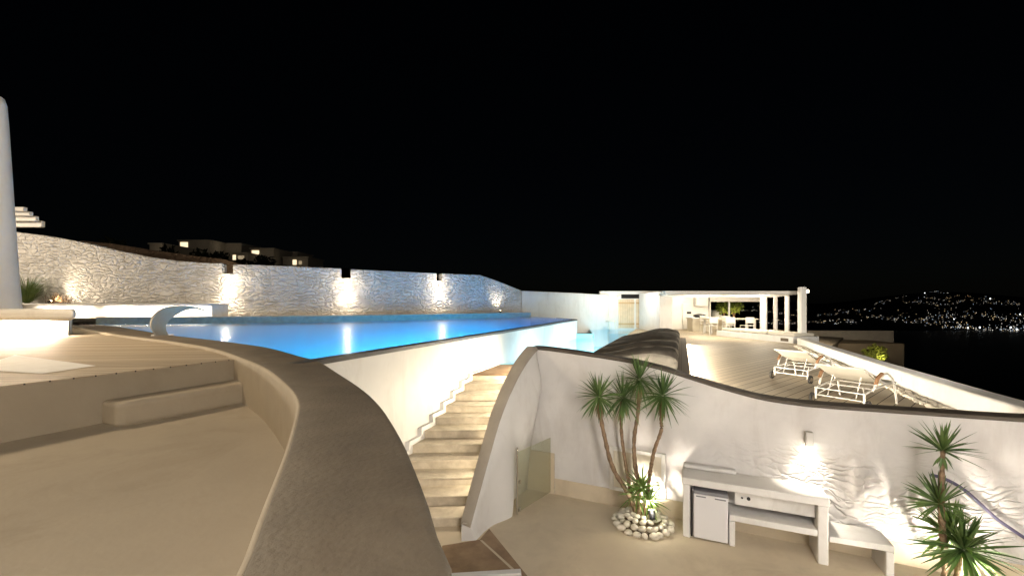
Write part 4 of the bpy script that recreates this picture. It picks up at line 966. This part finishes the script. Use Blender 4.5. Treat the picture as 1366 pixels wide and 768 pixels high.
# sun loungers
def make_lounger(loc, rot, label):
    t = thing('sun_lounger', label, 'sun lounger', loc, rot, 'white sun loungers on the lower deck')
    W = 0.29
    bm = BM()
    for s in (-1, 1):
        tube(bm, [(s * W, -0.02, 0.07), (s * W, -0.02, 0.24)], 0.016, 8)
        tube(bm, [(s * W, -0.02, 0.23), (s * W, 0.7, 0.30), (s * W, 1.08, 0.29)], 0.014, 8)
    for y, z in ((-0.02, 0.13), (-0.02, 0.23), (0.32, 0.26), (0.62, 0.28), (1.08, 0.29)): tube(bm, [(-W, y, z), (W, y, z)], 0.010, 8)
    obj('frame', bm, M['white_metal'], t, local=True, smooth=R(50))
    for s in (-1, 1):
        bm = BM(); tube(bm, [(s * W * 0.95, 0.02, 0.14), (s * 0.17, 0.30, 0.27)], 0.008, 8); tube(bm, [(s * 0.17, 0.06, 0.14), (s * 0.17, 0.22, 0.42)], 0.008, 8); obj('brace', bm, M['white_metal'], t, local=True, smooth=R(50))
        bm = BM(); P = spline([(s * (W + .03), 0.16, 0.26), (s * (W + .05), 0.30, 0.40), (s * (W + .06), 0.48, 0.47), (s * (W + .06), 0.66, 0.44), (s * (W + .06), 0.82, 0.30), (s * (W + .06), 0.93, 0.0)], 6); tube(bm, P, 0.015, 8)
        leg = obj('arched_leg', bm, M['white_metal'], t, local=True, smooth=R(50))
        bm = BM(); P = spline([(s * (W + .05), 0.22, 0.345), (s * (W + .05), 0.30, 0.425), (s * (W + .06), 0.40, 0.475)], 5)
        tube(bm, [p + Vector((0, -0.012, 0.012)) for p in P], 0.024, 8); obj('armrest', bm, M['teak'], t, local=True, smooth=R(50))
        bm = BM(); tube(bm, [(s * (W + 0.03), -0.02, 0.075), (s * (W + 0.062), -0.02, 0.075)], 0.075, 18); w = obj('wheel', bm, M['rubber'], t, local=True, smooth=R(40))
        bm = BM(); tube(bm, [(s * (W + 0.028), -0.02, 0.075), (s * (W + 0.066), -0.02, 0.075)], 0.04, 14); h = obj('hub', bm, M['steel'], w, local=True, smooth=R(40))
    a = R(22); bm = BM()
    for k, (hw, th) in enumerate(((W - 0.015, 0.008),)):
        rows = []
        for j in range(9):
            q = j / 8; y = lerp(0.66, -0.02, q); z = lerp(0.32, 0.57, q) - 0.03 * math.sin(q * math.pi)
            rows.append([bm.verts.new((x, y, z + dz - 0.012 * (1 - (x / hw) ** 2))) for x, dz in ((-hw, 0), (-hw / 2, 0), (0, 0), (hw / 2, 0), (hw, 0), (hw, -th), (hw / 2, -th), (0, -th), (-hw / 2, -th), (-hw, -th))])
        for r0, r1 in zip(rows, rows[1:]):
            for i in range(10): bm.faces.new((r0[i], r0[(i + 1) % 10], r1[(i + 1) % 10], r1[i]))
        bm.faces.new(rows[0]); bm.faces.new(rows[-1][::-1])
    bk = obj('backrest', bm, M['sling'], t, local=True, smooth=R(50))
    bm = BM(); tube(bm, [(-W, 0.66, 0.32), (-W, -0.03, 0.575), (W, -0.03, 0.575), (W, 0.66, 0.32)], 0.012, 8); obj('backrest_frame', bm, M['white_metal'], t, local=True, smooth=R(50))
    bm = BM(); box(bm, (-W + .02, 0.68, 0.305), (W - .02, 1.07, 0.315)); obj('seat', bm, M['sling'], t, local=True)
    return t
l1 = make_lounger((4.66, 5.97, ZD - 0.004), -R(59), 'white sun lounger nearest the courtyard wall coping')
dup(l1, (5.32, 8.0, ZD - 0.004), -R(59), 'white sun lounger farther along the deck towards the pool house')

# ------------------------------------------------------------------ pool house and pergola
ph = thing('pool_house', 'white pool house with pine double doors beyond the lower pool', 'pool house', (7.5, 25.2, ZD))
def fp(u, v, Y): return PY(u, v, Y)
bm = BM(); q0, q1 = fp(800, 440, 25.05), fp(882, 440, 25.05); zt = fp(812, 388, 25.05).z
box(bm, (q0.x, 25.05, ZD - .3), (q1.x + 0.6, 25.35, zt)); obj('wall', bm, M['plaster'], ph, bevel=0.02)
bm = BM(); a, b = fp(829, 392.5, 25.0), fp(870, 398, 25.0); box(bm, (a.x, 25.02, b.z), (b.x, 25.049, a.z)); obj('vent_slot', bm, M['dark_gap'], ph)
for u0, u1 in ((825, 846), (848.5, 869.5)):
    a, b = fp(u0, 399, 25.0), fp(u1, 438, 25.0); bm = BM(); n = 7
    for k in range(n):
        x0 = lerp(a.x, b.x, k / n) + 0.012; x1 = lerp(a.x, b.x, (k + 1) / n) - 0.012; box(bm, (x0, 25.0, ZD + 0.05), (x1, 25.04, a.z))
    dd_ = obj('door', bm, M['door_wood'], ph)
    bm = BM(); box(bm, (a.x + .01, 25.041, ZD + .06), (b.x - .01, 25.048, a.z - .01)); obj('backing', bm, M['door_rail'], dd_)
    for v in (404, 432):
        c = fp(u0, v, 25.0); bm = BM(); box(bm, (a.x, 24.97, c.z - 0.05), (b.x, 24.998, c.z + 0.05)); obj('rail', bm, M['door_rail'], dd_)
    # rails live in the door's space (the door mesh itself sits at the house's origin)
for o_ in ph.children:
    for g in o_.children: g.location = -Vector(ph.location)
bm = BM(); a, b = fp(880, 389, 21.5), fp(897, 389, 21.5); box(bm, (a.x, 21.5, ZD - .01), (b.x, 25.0, a.z)); obj('pier', bm, M['plaster_fine'], ph, bevel=0.02)
bm = BM(); a, b = fp(890, 396, 24.6), fp(946, 396, 24.6); box(bm, (a.x - .3, 24.6, ZD), (b.x, 24.85, ZC + 0.62)); obj('kitchen_wall', bm, M['white_paint'], ph)
a, b = fp(911, 405, 24.5), fp(925, 440, 24.5); bm = BM(); box(bm, (a.x, 24.52, ZD + .02), (b.x, 24.57, a.z)); obj('inner_door', bm, M['white_paint'], ph, bevel=0.01)
a, b = fp(929, 396, 24.2), fp(945, 408, 24.2); bm = BM(); box(bm, (a.x, 24.2, b.z), (b.x, 24.58, a.z)); obj('wall_cupboard', bm, M['white_paint'], ph, bevel=0.01)
a = fp(919, 417, 24.5); bm = BM(); box(bm, (a.x - .12, 24.47, a.z - .06), (a.x + .12, 24.515, a.z + .06)); obj('panel_screen', bm, M['black'], ph)
a, b = fp(925, 425, 22.5), fp(972, 425, 22.5); bm = BM(); box(bm, (a.x, 22.6, ZD), (b.x, 23.3, a.z)); kc = obj('kitchen_counter', bm, M['cream'], ph, bevel=0.01)
bm = BM(); box(bm, (a.x - .05, 22.52, a.z + .002), (b.x + .1, 23.4, a.z + .06)); obj('counter_top', bm, M['white_paint'], ph, bevel=0.01)
a = fp(933, 424, 22.9); bm = BM(); lathe(bm, [(0.02, 0), (0.28, 0.02), (0.33, 0.10), (0.24, 0.16), (0.03, 0.19)], (a.x, 22.9, fp(925, 425, 22.5).z + .065), 18)
o = obj('covered_grill', bm, M['black'], smooth=3.2); tag(o, 'dark rounded grill lid on the pool house kitchen counter', 'grill')
# pergola
pg = thing('pergola', 'white flat roofed pergola on round pillars at the end of the lower deck', 'pergola', (9, 18, ZD))
YF, YB = 17.0, 24.6; X0, X1 = 6.6, 11.9
zr = ZC + 0.55
bm = BM(); box(bm, (X0 - .4, YF, zr - 0.14), (X1 - 0.25, YF + 0.22, zr)); obj('front_beam', bm, M['white_paint'], pg, bevel=0.01)
bm = BM(); prism(bm, [(X0 - .4, YF + .222), (X1 - .25, YF + .222), (15.6, YB), (8.4, YB)], zr - 0.05, zr - 0.002); obj('roof_panel', bm, M['white_paint'], pg)
for k in range(7):
    y = YF + 0.9 + k * 1.0; bm = BM(); xa = lerp(X0 - .2, 8.6, (y - YF) / (YB - YF)); xb = lerp(X1 - .4, 15.3, (y - YF) / (YB - YF)); box(bm, (xa, y, zr - 0.15), (xb, y + 0.10, zr - 0.052)); obj('joist', bm, M['white_paint'], pg)
pp = G(1070, 456.5, 1.45)
bm = BM(); hgt = PY(1070, 382.5, pp.y).z - ZD; box(bm, (pp.x - .115, pp.y - .115, ZD - .02), (pp.x + .115, pp.y + .115, ZD + hgt)); obj('pillar', bm, M['white_paint'], pg, bevel=.04, segs=4)
for u, Y, r in ((1018.5, 19.6, .15), (1034.5, 20.2, .09), (1050, 19.4, .1)):
    p = PY(u, 420, Y); bm = BM(); lathe(bm, [(r, 0), (r, zr - 0.052 - ZD - .1)], (p.x, Y, ZD), 20); obj('pillar', bm, M['plaster_fine'], pg, smooth=R(60))
# rear glazing with mullion, low wall and shrubs outside
gz = thing('rear_window', 'wide dark window at the back of the pergola looking out to the bay', 'window', (13, 24.5, ZD + .9))
a, b = fp(946, 402, 24.5), fp(1016, 433, 24.5)
for x0, x1 in ((a.x, a.x + 0.07), (a.x + 1.12, a.x + 1.19), (b.x - .07, b.x)):
    bm = BM(); box(bm, (x0, 24.45, ZD), (x1, 24.55, ZC + 0.35)); obj('mullion', bm, M['white_paint'], gz)
bm = BM(); box(bm, (a.x, 24.44, ZC + 0.16), (b.x, 24.56, ZC + 0.5)); obj('lintel', bm, M['white_paint'], gz)
bm = BM(); box(bm, (a.x + .072, 24.49, ZD), (b.x - .072, 24.5, ZC + .158)); obj('pane', bm, M['glass_clear'], gz)
a = PY(948, 414, 30); b = PY(961, 414, 30); bm = BM(); lathe(bm, [(0.4, 0), (0.45, 0.7), (0.4, 1.3), (0.36, 1.34)], ((a.x + b.x) / 2, 30, ZD - .3), 18); o = obj('garden_pot', bm, M['plaster'], smooth=R(50)); tag(o, 'big white urn in the garden seen through the pergola window', 'pot')
light('POINT', (a.x + 0.4, 28.8, ZD + .2), 40, WARM, 0.1)
def shrub(c, r, n, rnd, name, label, mat_, leaf=0.10):
    t = thing(name, label, 'shrub', c)
    bm = BM()
    for _ in range(n):
        d = Vector((rnd.gauss(0, 1), rnd.gauss(0, 1), rnd.gauss(0, 0.9))); d = d.normalized() * r * rnd.uniform(0.35, 1.0) ** 0.6
        k = 1 + 0.35 * noise.noise(d * 1.7 / r + Vector(c)); p = Vector(c) + d * k + Vector((0, 0, r * 1.05))
        u_ = Vector((rnd.gauss(0, 1), rnd.gauss(0, 1), rnd.gauss(0, 1))).normalized(); w_ = u_.cross(d.normalized() if d.length else u_)
        if w_.length < .1: continue
        w_.normalize(); l = leaf * rnd.uniform(.6, 1.2)
        bm.faces.new([bm.verts.new(p + u_ * l), bm.verts.new(p + w_ * l * .4), bm.verts.new(p - u_ * l), bm.verts.new(p - w_ * l * .4)])
    obj('foliage', bm, mat_, t)
    bm = BM()
    for _ in range(5):
        a_ = rnd.uniform(0, 6.28); tube(bm, [Vector(c) + Vector((0, 0, -.3)), Vector(c) + Vector((math.cos(a_) * r * .2, math.sin(a_) * r * .2, r * .6)), Vector(c) + Vector((math.cos(a_) * r * .5, math.sin(a_) * r * .5, r * 1.2))], [.035, .025, .01], 6)
    obj('stem', bm, M['twig'], t); return t
rsb = random.Random(21)
for u, Y, lab in ((966, 28.5, 'yellow green shrub outside the pergola window left of the mullion'), (979, 27.8, 'yellow green shrub outside the pergola window right of the mullion')):
    p = PY(u, 412, Y); shrub((p.x, Y, ZC - 0.7), 0.55, 420, rsb, 'garden_shrub', lab, M['bush'], .14)
    light('POINT', (p.x - .2, Y - 0.8, ZC - 0.9), 25, WARM, .05)
# sofa platform with cushions, dining table, chairs
sa_, sb_ = G(955.5, 447.4, 1.45), G(1058, 458, 1.45)
sd = (sb_ - sa_).normalized(); sn = Vector((-sd.y, sd.x, 0)); sn = sn if sn.x > 0 else -sn
so = thing('lounge_sofa', 'long low white built-in sofa along the front of the pergola', 'sofa', (sa_.x, sa_.y, ZD))
SL = (sb_ - sa_).length
def spr(bm, x0, x1, y0, y1, z0, z1):
    q = [sa_ + sd * x0 + sn * y0, sa_ + sd * x1 + sn * y0, sa_ + sd * x1 + sn * y1, sa_ + sd * x0 + sn * y1]; prism(bm, [(p.x, p.y) for p in q], z0, z1); return bm
obj('base', spr(BM(), 0, SL, 0, 1.2, ZD - .01, ZD + .24), M['plaster_fine'], so, bevel=0.02)
for k in range(3):
    obj('seat_cushion', spr(BM(), 0.15 + k * (SL - .2) / 3, 0.1 + (k + 1) * (SL - .2) / 3, 0.15, 1.1, ZD + .242, ZD + .36), M['sling'], so, bevel=0.05, segs=3)
bm = BM(); spr(bm, SL - .55, SL - .2, -.004, -.001, ZD + .05, ZD + .17); obj('vent_grille', bm, M['cap'], so)
tb = PY(968, 428, 21.3)
dt = thing('dining_table', 'long pale dining table under the pergola', 'dining table', (11.3, 21.2, ZD))
bm = BM(); box(bm, (9.75, 20.75, ZD + .70), (12.2, 21.65, ZD + .75)); obj('tabletop', bm, M['cream'], dt, bevel=0.01)
for x in (9.9, 12.05):
    for y in (20.85, 21.55):
        bm = BM(); box(bm, (x - .04, y - .04, ZD - .004), (x + .04, y + .04, ZD + .699)); obj('leg', bm, M['white_metal'], dt)
def chair(loc, rot, label):
    t = thing('dining_chair', label, 'chair', loc, rot, 'white chairs round the dining table')
    bm = BM(); box(bm, (-.22, -.22, .43), (.22, .22, .46)); obj('seat', bm, M['white_metal'], t, local=True, bevel=.01)
    bm = BM(); box(bm, (-.22, -.24, .56), (.22, -.215, .85)); obj('backrest', bm, M['white_metal'], t, local=True, bevel=.01)
    for sx in (-1, 1):
        for sy in (-1, 1):
            bm = BM(); tube(bm, [(sx * .2, sy * .2, .43), (sx * .22, sy * .23, 0)], .016, 6); obj('leg', bm, M['white_metal'], t, local=True)
        bm = BM(); tube(bm, [(sx * .2, -.215, .46), (sx * .2, -.228, .57)], .014, 6); obj('back_post', bm, M['white_metal'], t, local=True)
    return t
ch = chair((9.55, 20.2, ZD - .004), .2, 'white chair nearest the kitchen counter on the near side of the table')
for loc, rz, lb_ in (((10.45, 20.25, ZD - .004), -.1, 'white chair in the middle of the near side of the dining table'), ((11.3, 20.2, ZD - .004), .1, 'white chair nearest the pillars on the near side of the dining table'),
                     ((10.2, 22.1, ZD - .004), 3.1, 'white chair on the far side of the table nearest the kitchen counter'), ((11.4, 22.1, ZD - .004), 3.2, 'white chair on the far side of the table nearest the pillars')):
    dup(ch, loc, rz, lb_)
# small stool by the doors
a = fp(815, 436, 24.3); ws_ = thing('round_side_table', 'small round pale side table beside the pine doors', 'side table', (a.x, 24.3, ZD))
bm = BM(); lathe(bm, [(.02, .46), (.3, .46), (.3, .5), (.02, .5)], (a.x, 24.3, ZD), 20); obj('top', bm, M['cream'], ws_)
for k in range(3):
    an = k * 2.1; bm = BM(); tube(bm, [(a.x + .2 * math.cos(an), 24.3 + .2 * math.sin(an), ZD + .46), (a.x + .26 * math.cos(an), 24.3 + .26 * math.sin(an), ZD - .004)], .018, 6); obj('leg', bm, M['cream'], ws_)
# lamps of the pergola: downlights with small housings
for k, (x, y, w) in enumerate(((8.6, 18.2, 190), (10.8, 18.2, 210), (10.0, 22.3, 125), (12.6, 21.0, 170), (9.6, 23.8, 15))):
    t = thing('ceiling_lamp', ('round ceiling lamp under the pergola roof ' + ['near the front left corner', 'over the near end of the sofa', 'over the dining table', 'above the far pillars', 'over the kitchen counter'][k]), 'ceiling lamp', (x, y, zr - .05), 0, 'ceiling lamps of the pergola')
    bm = BM(); lathe(bm, [(.09, -.06), (.09, -.002)], (0, 0, 0), 16); obj('housing', bm, M['white_metal'], t, local=True, smooth=R(40))
    bm = BM(); lathe(bm, [(.07, -.068), (.07, -.061)], (0, 0, 0), 16); obj('lens', bm, M['lamp_soft'], t, local=True)
    light('POINT', (x, y, zr - .22), w, (1, .86, .66), .08)
# lamp at the double doors
a = fp(826, 395, 24.9); t = thing('door_lamp', 'tiny lamp beside the vent slot over the pine doors', 'wall lamp', (a.x, 24.95, a.z))
bm = BM(); box(bm, (-.05, -.08, -.05), (.05, .09, .05)); obj('housing', bm, M['white_metal'], t, local=True, bevel=.01)
bm = BM(); box(bm, (-.04, -.07, -.056), (.04, .0, -.051)); obj('lens', bm, M['lamp_soft'], t, local=True)
light('POINT', (a.x - 0.4, 22.6, a.z + .2), 190, (1, .88, .70), .08)
# small lamp on the outer pillar
t = thing('pillar_lamp', 'small white lamp on the sea side of the outer pergola pillar', 'wall lamp', (pp.x + .19, pp.y, ZD + hgt - .18))
bm = BM(); box(bm, (-.045, -.04, -.05), (.05, .04, .07)); obj('housing', bm, M['lamp_soft'], t, local=True, bevel=.01)

# ------------------------------------------------------------------ neighbour below the parapet
nb = thing('neighbour_house', 'flat roofed tan house below the deck parapet with gravel roof', 'house', (22, 26, -3))
def npt(u, v, Y): p = PY(u, v, Y); return p
a, b = npt(1078, 441, 30), npt(1192, 446, 30)
bm = BM(); box(bm, (a.x, 30, b.z - 1.0), (b.x, 30.4, a.z)); rt_ = obj('roof_parapet', bm, M['house'], nb)
bm = BM(); q = [npt(1060, 458, 22), npt(1110, 461, 24), npt(1125, 450, 29.9), npt(1075, 447, 29.9)]
vs_ = [bm.verts.new(p) for p in q]; bm.faces.new(vs_); g = bmesh.ops.extrude_face_region(bm, geom=list(bm.faces)); bmesh.ops.translate(bm, verts=[v for v in g['geom'] if isinstance(v, bmesh.types.BMVert)], vec=(0, 0, -.3))
obj('gravel_roof', bm, M['gravel'], nb)
a, b = npt(1110, 460, 27), npt(1207, 458, 27)
bm = BM(); box(bm, (a.x - 4, 27, -7), (b.x, 29.8, b.z)); obj('wall', bm, M['tan_house'], nb, bevel=.05)
bsh = npt(1163, 482, 25.8); shrub((bsh.x, 25.6, bsh.z - .2), 0.62, 700, rsb, 'lit_shrub', 'yellow green shrub lit against the tan house below the parapet', M['bush'], .12)
light('SPOT', (bsh.x - .1, 24.6, bsh.z + .1), 60, (1, .85, .5), .05, (bsh.x, 25.8, bsh.z + .7), 70, .8)
light('POINT', npt(1110, 452, 24.5) + Vector((0, -1.2, 1.5)), 220, WARM, .1)

# ------------------------------------------------------------------ houses on the left hillside
def hill_house(u0, u1, v0, v1, Y, lit, label, depth=6):
    a, b = PY(u0, v0, Y), PY(u1, v1, Y)
    t = thing('hill_house', label, 'house', ((a.x + b.x) / 2, Y, b.z), 0, 'houses on the dark hillside')
    bm = BM(); box(bm, (a.x, Y, b.z - 3), (b.x, Y + depth, a.z)); obj('wall', bm, M['house'], t, bevel=.08)
    bm = BM(); box(bm, (a.x - .12, Y - .12, a.z + .002), (b.x + .12, Y + depth + .1, a.z + .22)); obj('roof_slab', bm, M['house'], t)
    for (x0, x1, y0, y1, mm) in lit:
        p, q = PY(x0, y0, Y - .03), PY(x1, y1, Y - .03)
        bm = BM(); n = max(1, round((q.x - p.x) / 1.0))
        for k in range(n):
            w_ = (q.x - p.x) / n; box(bm, (p.x + k * w_ + .06, Y - .05, q.z), (p.x + (k + 1) * w_ - .06, Y - .01, p.z))
        obj('window', bm, M[mm], t)
    return t
hs = [(199, 216, 326, 340, 62, [], 'pale windowless house at the left end of the hillside row', 14),
      (238, 279, 321.5, 337, 70, [(240, 251, 323, 330, 'window_lit')], 'hillside house with one wide bright window below the roof', 2),
      (281, 322, 326, 339, 74, [(298, 300.5, 327.5, 330.5, 'window_lit')], 'dim hillside house with a single tiny lamp', 5),
      (309, 331, 338.5, 350, 68, [(310, 315, 340, 346.5, 'window_lit'), (317, 326, 341, 345.5, 'window_dim')], 'low hillside house with a row of lit openings', 3),
      (334, 365, 332.5, 346, 72, [(335.5, 346, 334, 339.5, 'window_lit')], 'hillside house with a bright window at its left corner', 4),
      (367, 397, 337, 352, 80, [], 'dark flat roofed house at the back of the hillside row', 0),
      (377, 411, 344, 358, 74, [(390, 396, 346.5, 353, 'window_lit'), (398, 403, 348, 352.5, 'window_dim')], 'white hillside house at the right end with lit doors', 4)]
for u0, u1, v0, v1, Y, lit, lab, pw in hs:
    t = hill_house(u0, u1, v0, v1, Y, lit, lab)
    c = PY((u0 + u1) / 2, v0 + 2, Y - 2.2)
    if pw: light('POINT', c, pw * 1.5, WARM, .2)
for k, (u, v, Y, r) in enumerate(((225, 340, 58, 2.2), (265, 345, 56, 2.0), (290, 347, 60, 2.4), (352, 350, 64, 2.0), (324, 353, 60, 1.8), (150, 330, 40, 1.6))):
    p = PY(u, v, Y); shrub((p.x, p.y, p.z - r), r * .75, 260, rsb, 'scrub_bush', ['dark bush below the windowless hillside house', 'dark bush beneath the wide bright window', 'dark bush above the first wall notch', 'dark bush below the corner window house', 'dark low bush between the lit hillside houses', 'dark bush above the brown fieldstone wall'][k], M['scrub'], .5)

# ------------------------------------------------------------------ villa behind the viewer: facade carrying added unseen fill lamps
vf = thing('villa_facade', 'white villa facade facing the courtyard behind the viewpoint', 'facade', (0, -2.4, 0))
bm = BM(); box(bm, (-9, -2.7, -.05), (9.5, -2.2, 6.2)); obj('wall', bm, M['plaster'], vf)
for k, (x, z, w, lab) in enumerate(((1.6, 1.85, 290, 'fill lamp added low on the villa facade over the courtyard'), (4.6, 1.85, 200, 'fill lamp added low on the villa facade towards the right yucca'), (-3.6, 4.4, 170, 'fill lamp added high on the villa facade above the sunken lounge'), (1.2, 5.6, 900, 'fill lamp added high on the villa facade facing the lower deck'))):
    t = thing('facade_fill_lamp', lab, 'wall lamp', (x, -2.2, z))
    bm = BM(); box(bm, (-.06, .002, -.12), (.06, .10, .12)); obj('housing', bm, M['white_metal'], t, local=True, bevel=.01)
    bm = BM(); box(bm, (-.045, .101, -.1), (.045, .106, .1)); obj('lens', bm, M['lamp_soft'], t, local=True)
    light('POINT', (x, -1.95, z), w, (1, .93, .86) if k != 2 else (1, .89, .74), .25 if k < 2 else .6)
t = thing('fill_light', 'fill light added on the villa facade, aimed across the lower deck at the pergola', 'fill_light', (5.5, -2.2, 5.3))  # added behind the viewer to brighten the pergola and lower deck
bm = BM(); box(bm, (-.14, .03, -.1), (.14, .12, .1)); obj('housing', bm, M['black'], t, local=True, bevel=.01)
bm = BM(); box(bm, (-.12, .121, -.08), (.12, .125, .08)); obj('lens', bm, M['lamp_soft'], t, local=True)
light('SPOT', (5.5, -2.0, 5.3), 5200, (1, .93, .82), .12, (8.6, 16.5, 2.3), 36, .6)
# unseen fill lamps added left of the frame, hung as lanterns
light('POINT', (-8.6, 6.3, ZC + 4.4), 1250, (1, .80, .55), .5)
light('POINT', (-21, 11, ZC + 2.9), 1300, (1, .84, .64), .25)
t = thing('fill_lantern', 'added fill lantern at the far side of the villa terrace', 'lantern', (-21, 11, ZC + 3.1))
bm = BM(); lathe(bm, [(.02, .9), (.02, .1), (.16, .08), (.16, .02)], (0, 0, 0), 16); obj('shade', bm, M['white_metal'], t, local=True)
t = thing('fill_lantern', 'added fill lantern left of the deck', 'lantern', (-8.6, 6.3, ZC + 4.6))
bm = BM(); lathe(bm, [(.02, .9), (.02, .1), (.16, .08), (.16, .02)], (0, 0, 0), 16); obj('shade', bm, M['white_metal'], t, local=True)

# ------------------------------------------------------------------ stair lights (recessed in the balustrade's stair side), pool lamps
for y, w in ((5.9, 36), (6.6, 80), (7.5, 130), (8.5, 160), (9.4, 110)):
    x = nosing_right(y) - 0.03
    zt_ = ZD - RZ * max(0, (8.74 - y) / 0.333) + 0.32
    t = thing('stair_light', 'small step light set low in the balustrade beside the stairs', 'step light', (x + .03, y, zt_), 0, 'step lights along the stairs')
    bm = BM(); box(bm, (-.02, -.05, -.03), (.03, .05, .03)); obj('plate', bm, M['white_metal'], t, local=True)
    light('SPOT', (x - .03, y, zt_), w, (1, .86, .64), .04, (x - 1.2, y + .05, zt_ - .35), 150, .9)
BLUE = (0.75, 0.93, 1.0)
p = E0.lerp(E1, 0.48) - eR * 0.15; p.z = ZP - 0.30
light('AREA', p, 9800, BLUE, aim=p - eR * 0.14 + Vector((0, 0, -1.5)), size=(13.0, 0.4))
for p, w in (((1.5, 12.0, ZC - 2.1), 420), ((2.9, 15.5, ZC - 2.1), 460), ((3.9, 17.6, ZC - 2.3), 300)):
    light('POINT', p, w * 0.6, (0.66, 0.90, 1.0), 0.15)

light('AREA', (5.6, 21.8, ZC - 1.58), 260, (0.66, 0.90, 1.0), aim=(5.6, 21.8, 0), size=(2.4, 1.6))
# ------------------------------------------------------------------ world, moon, camera
w = bpy.data.worlds.new('World'); S.world = w; w.use_nodes = True
nt = w.node_tree; bg = nt.nodes['Background']; sk = nt.nodes.new('ShaderNodeTexSky'); sk.sky_type = 'NISHITA'; sk.sun_disc = False
sk.sun_elevation = R(35); sk.sun_rotation = R(200); nt.links.new(sk.outputs[0], bg.inputs['Color']); bg.inputs['Strength'].default_value = 0.00022
ml = bpy.data.lights.new('moon', 'SUN'); ml.energy = 0.004; ml.angle = R(0.5); ml.color = (1, .95, .88)
mo = bpy.data.objects.new('moon', ml); COL.objects.link(mo); mo.rotation_euler = (R(55), 0, R(-20))
cam = bpy.data.cameras.new('camera'); co = bpy.data.objects.new('camera', cam); COL.objects.link(co); S.camera = co
co.location = (0, 0, ZC); co.rotation_euler = (R(90), 0, 0); cam.sensor_width = 36; cam.lens = F / 1366 * 36
cam.shift_y = (V0 - 384) / 1366; cam.clip_start = 0.05; cam.clip_end = 20000
S.render.engine = 'CYCLES'; S.cycles.use_denoising = True
S.cycles.max_bounces = 6; S.cycles.diffuse_bounces = 3; S.cycles.glossy_bounces = 3; S.cycles.transparent_max_bounces = 12
S.cycles.sample_clamp_indirect = 4.0; S.cycles.caustics_reflective = False; S.cycles.caustics_refractive = False
S.view_settings.view_transform = 'Standard'; S.view_settings.look = 'None'; S.view_settings.exposure = 0.1; S.view_settings.gamma = 1
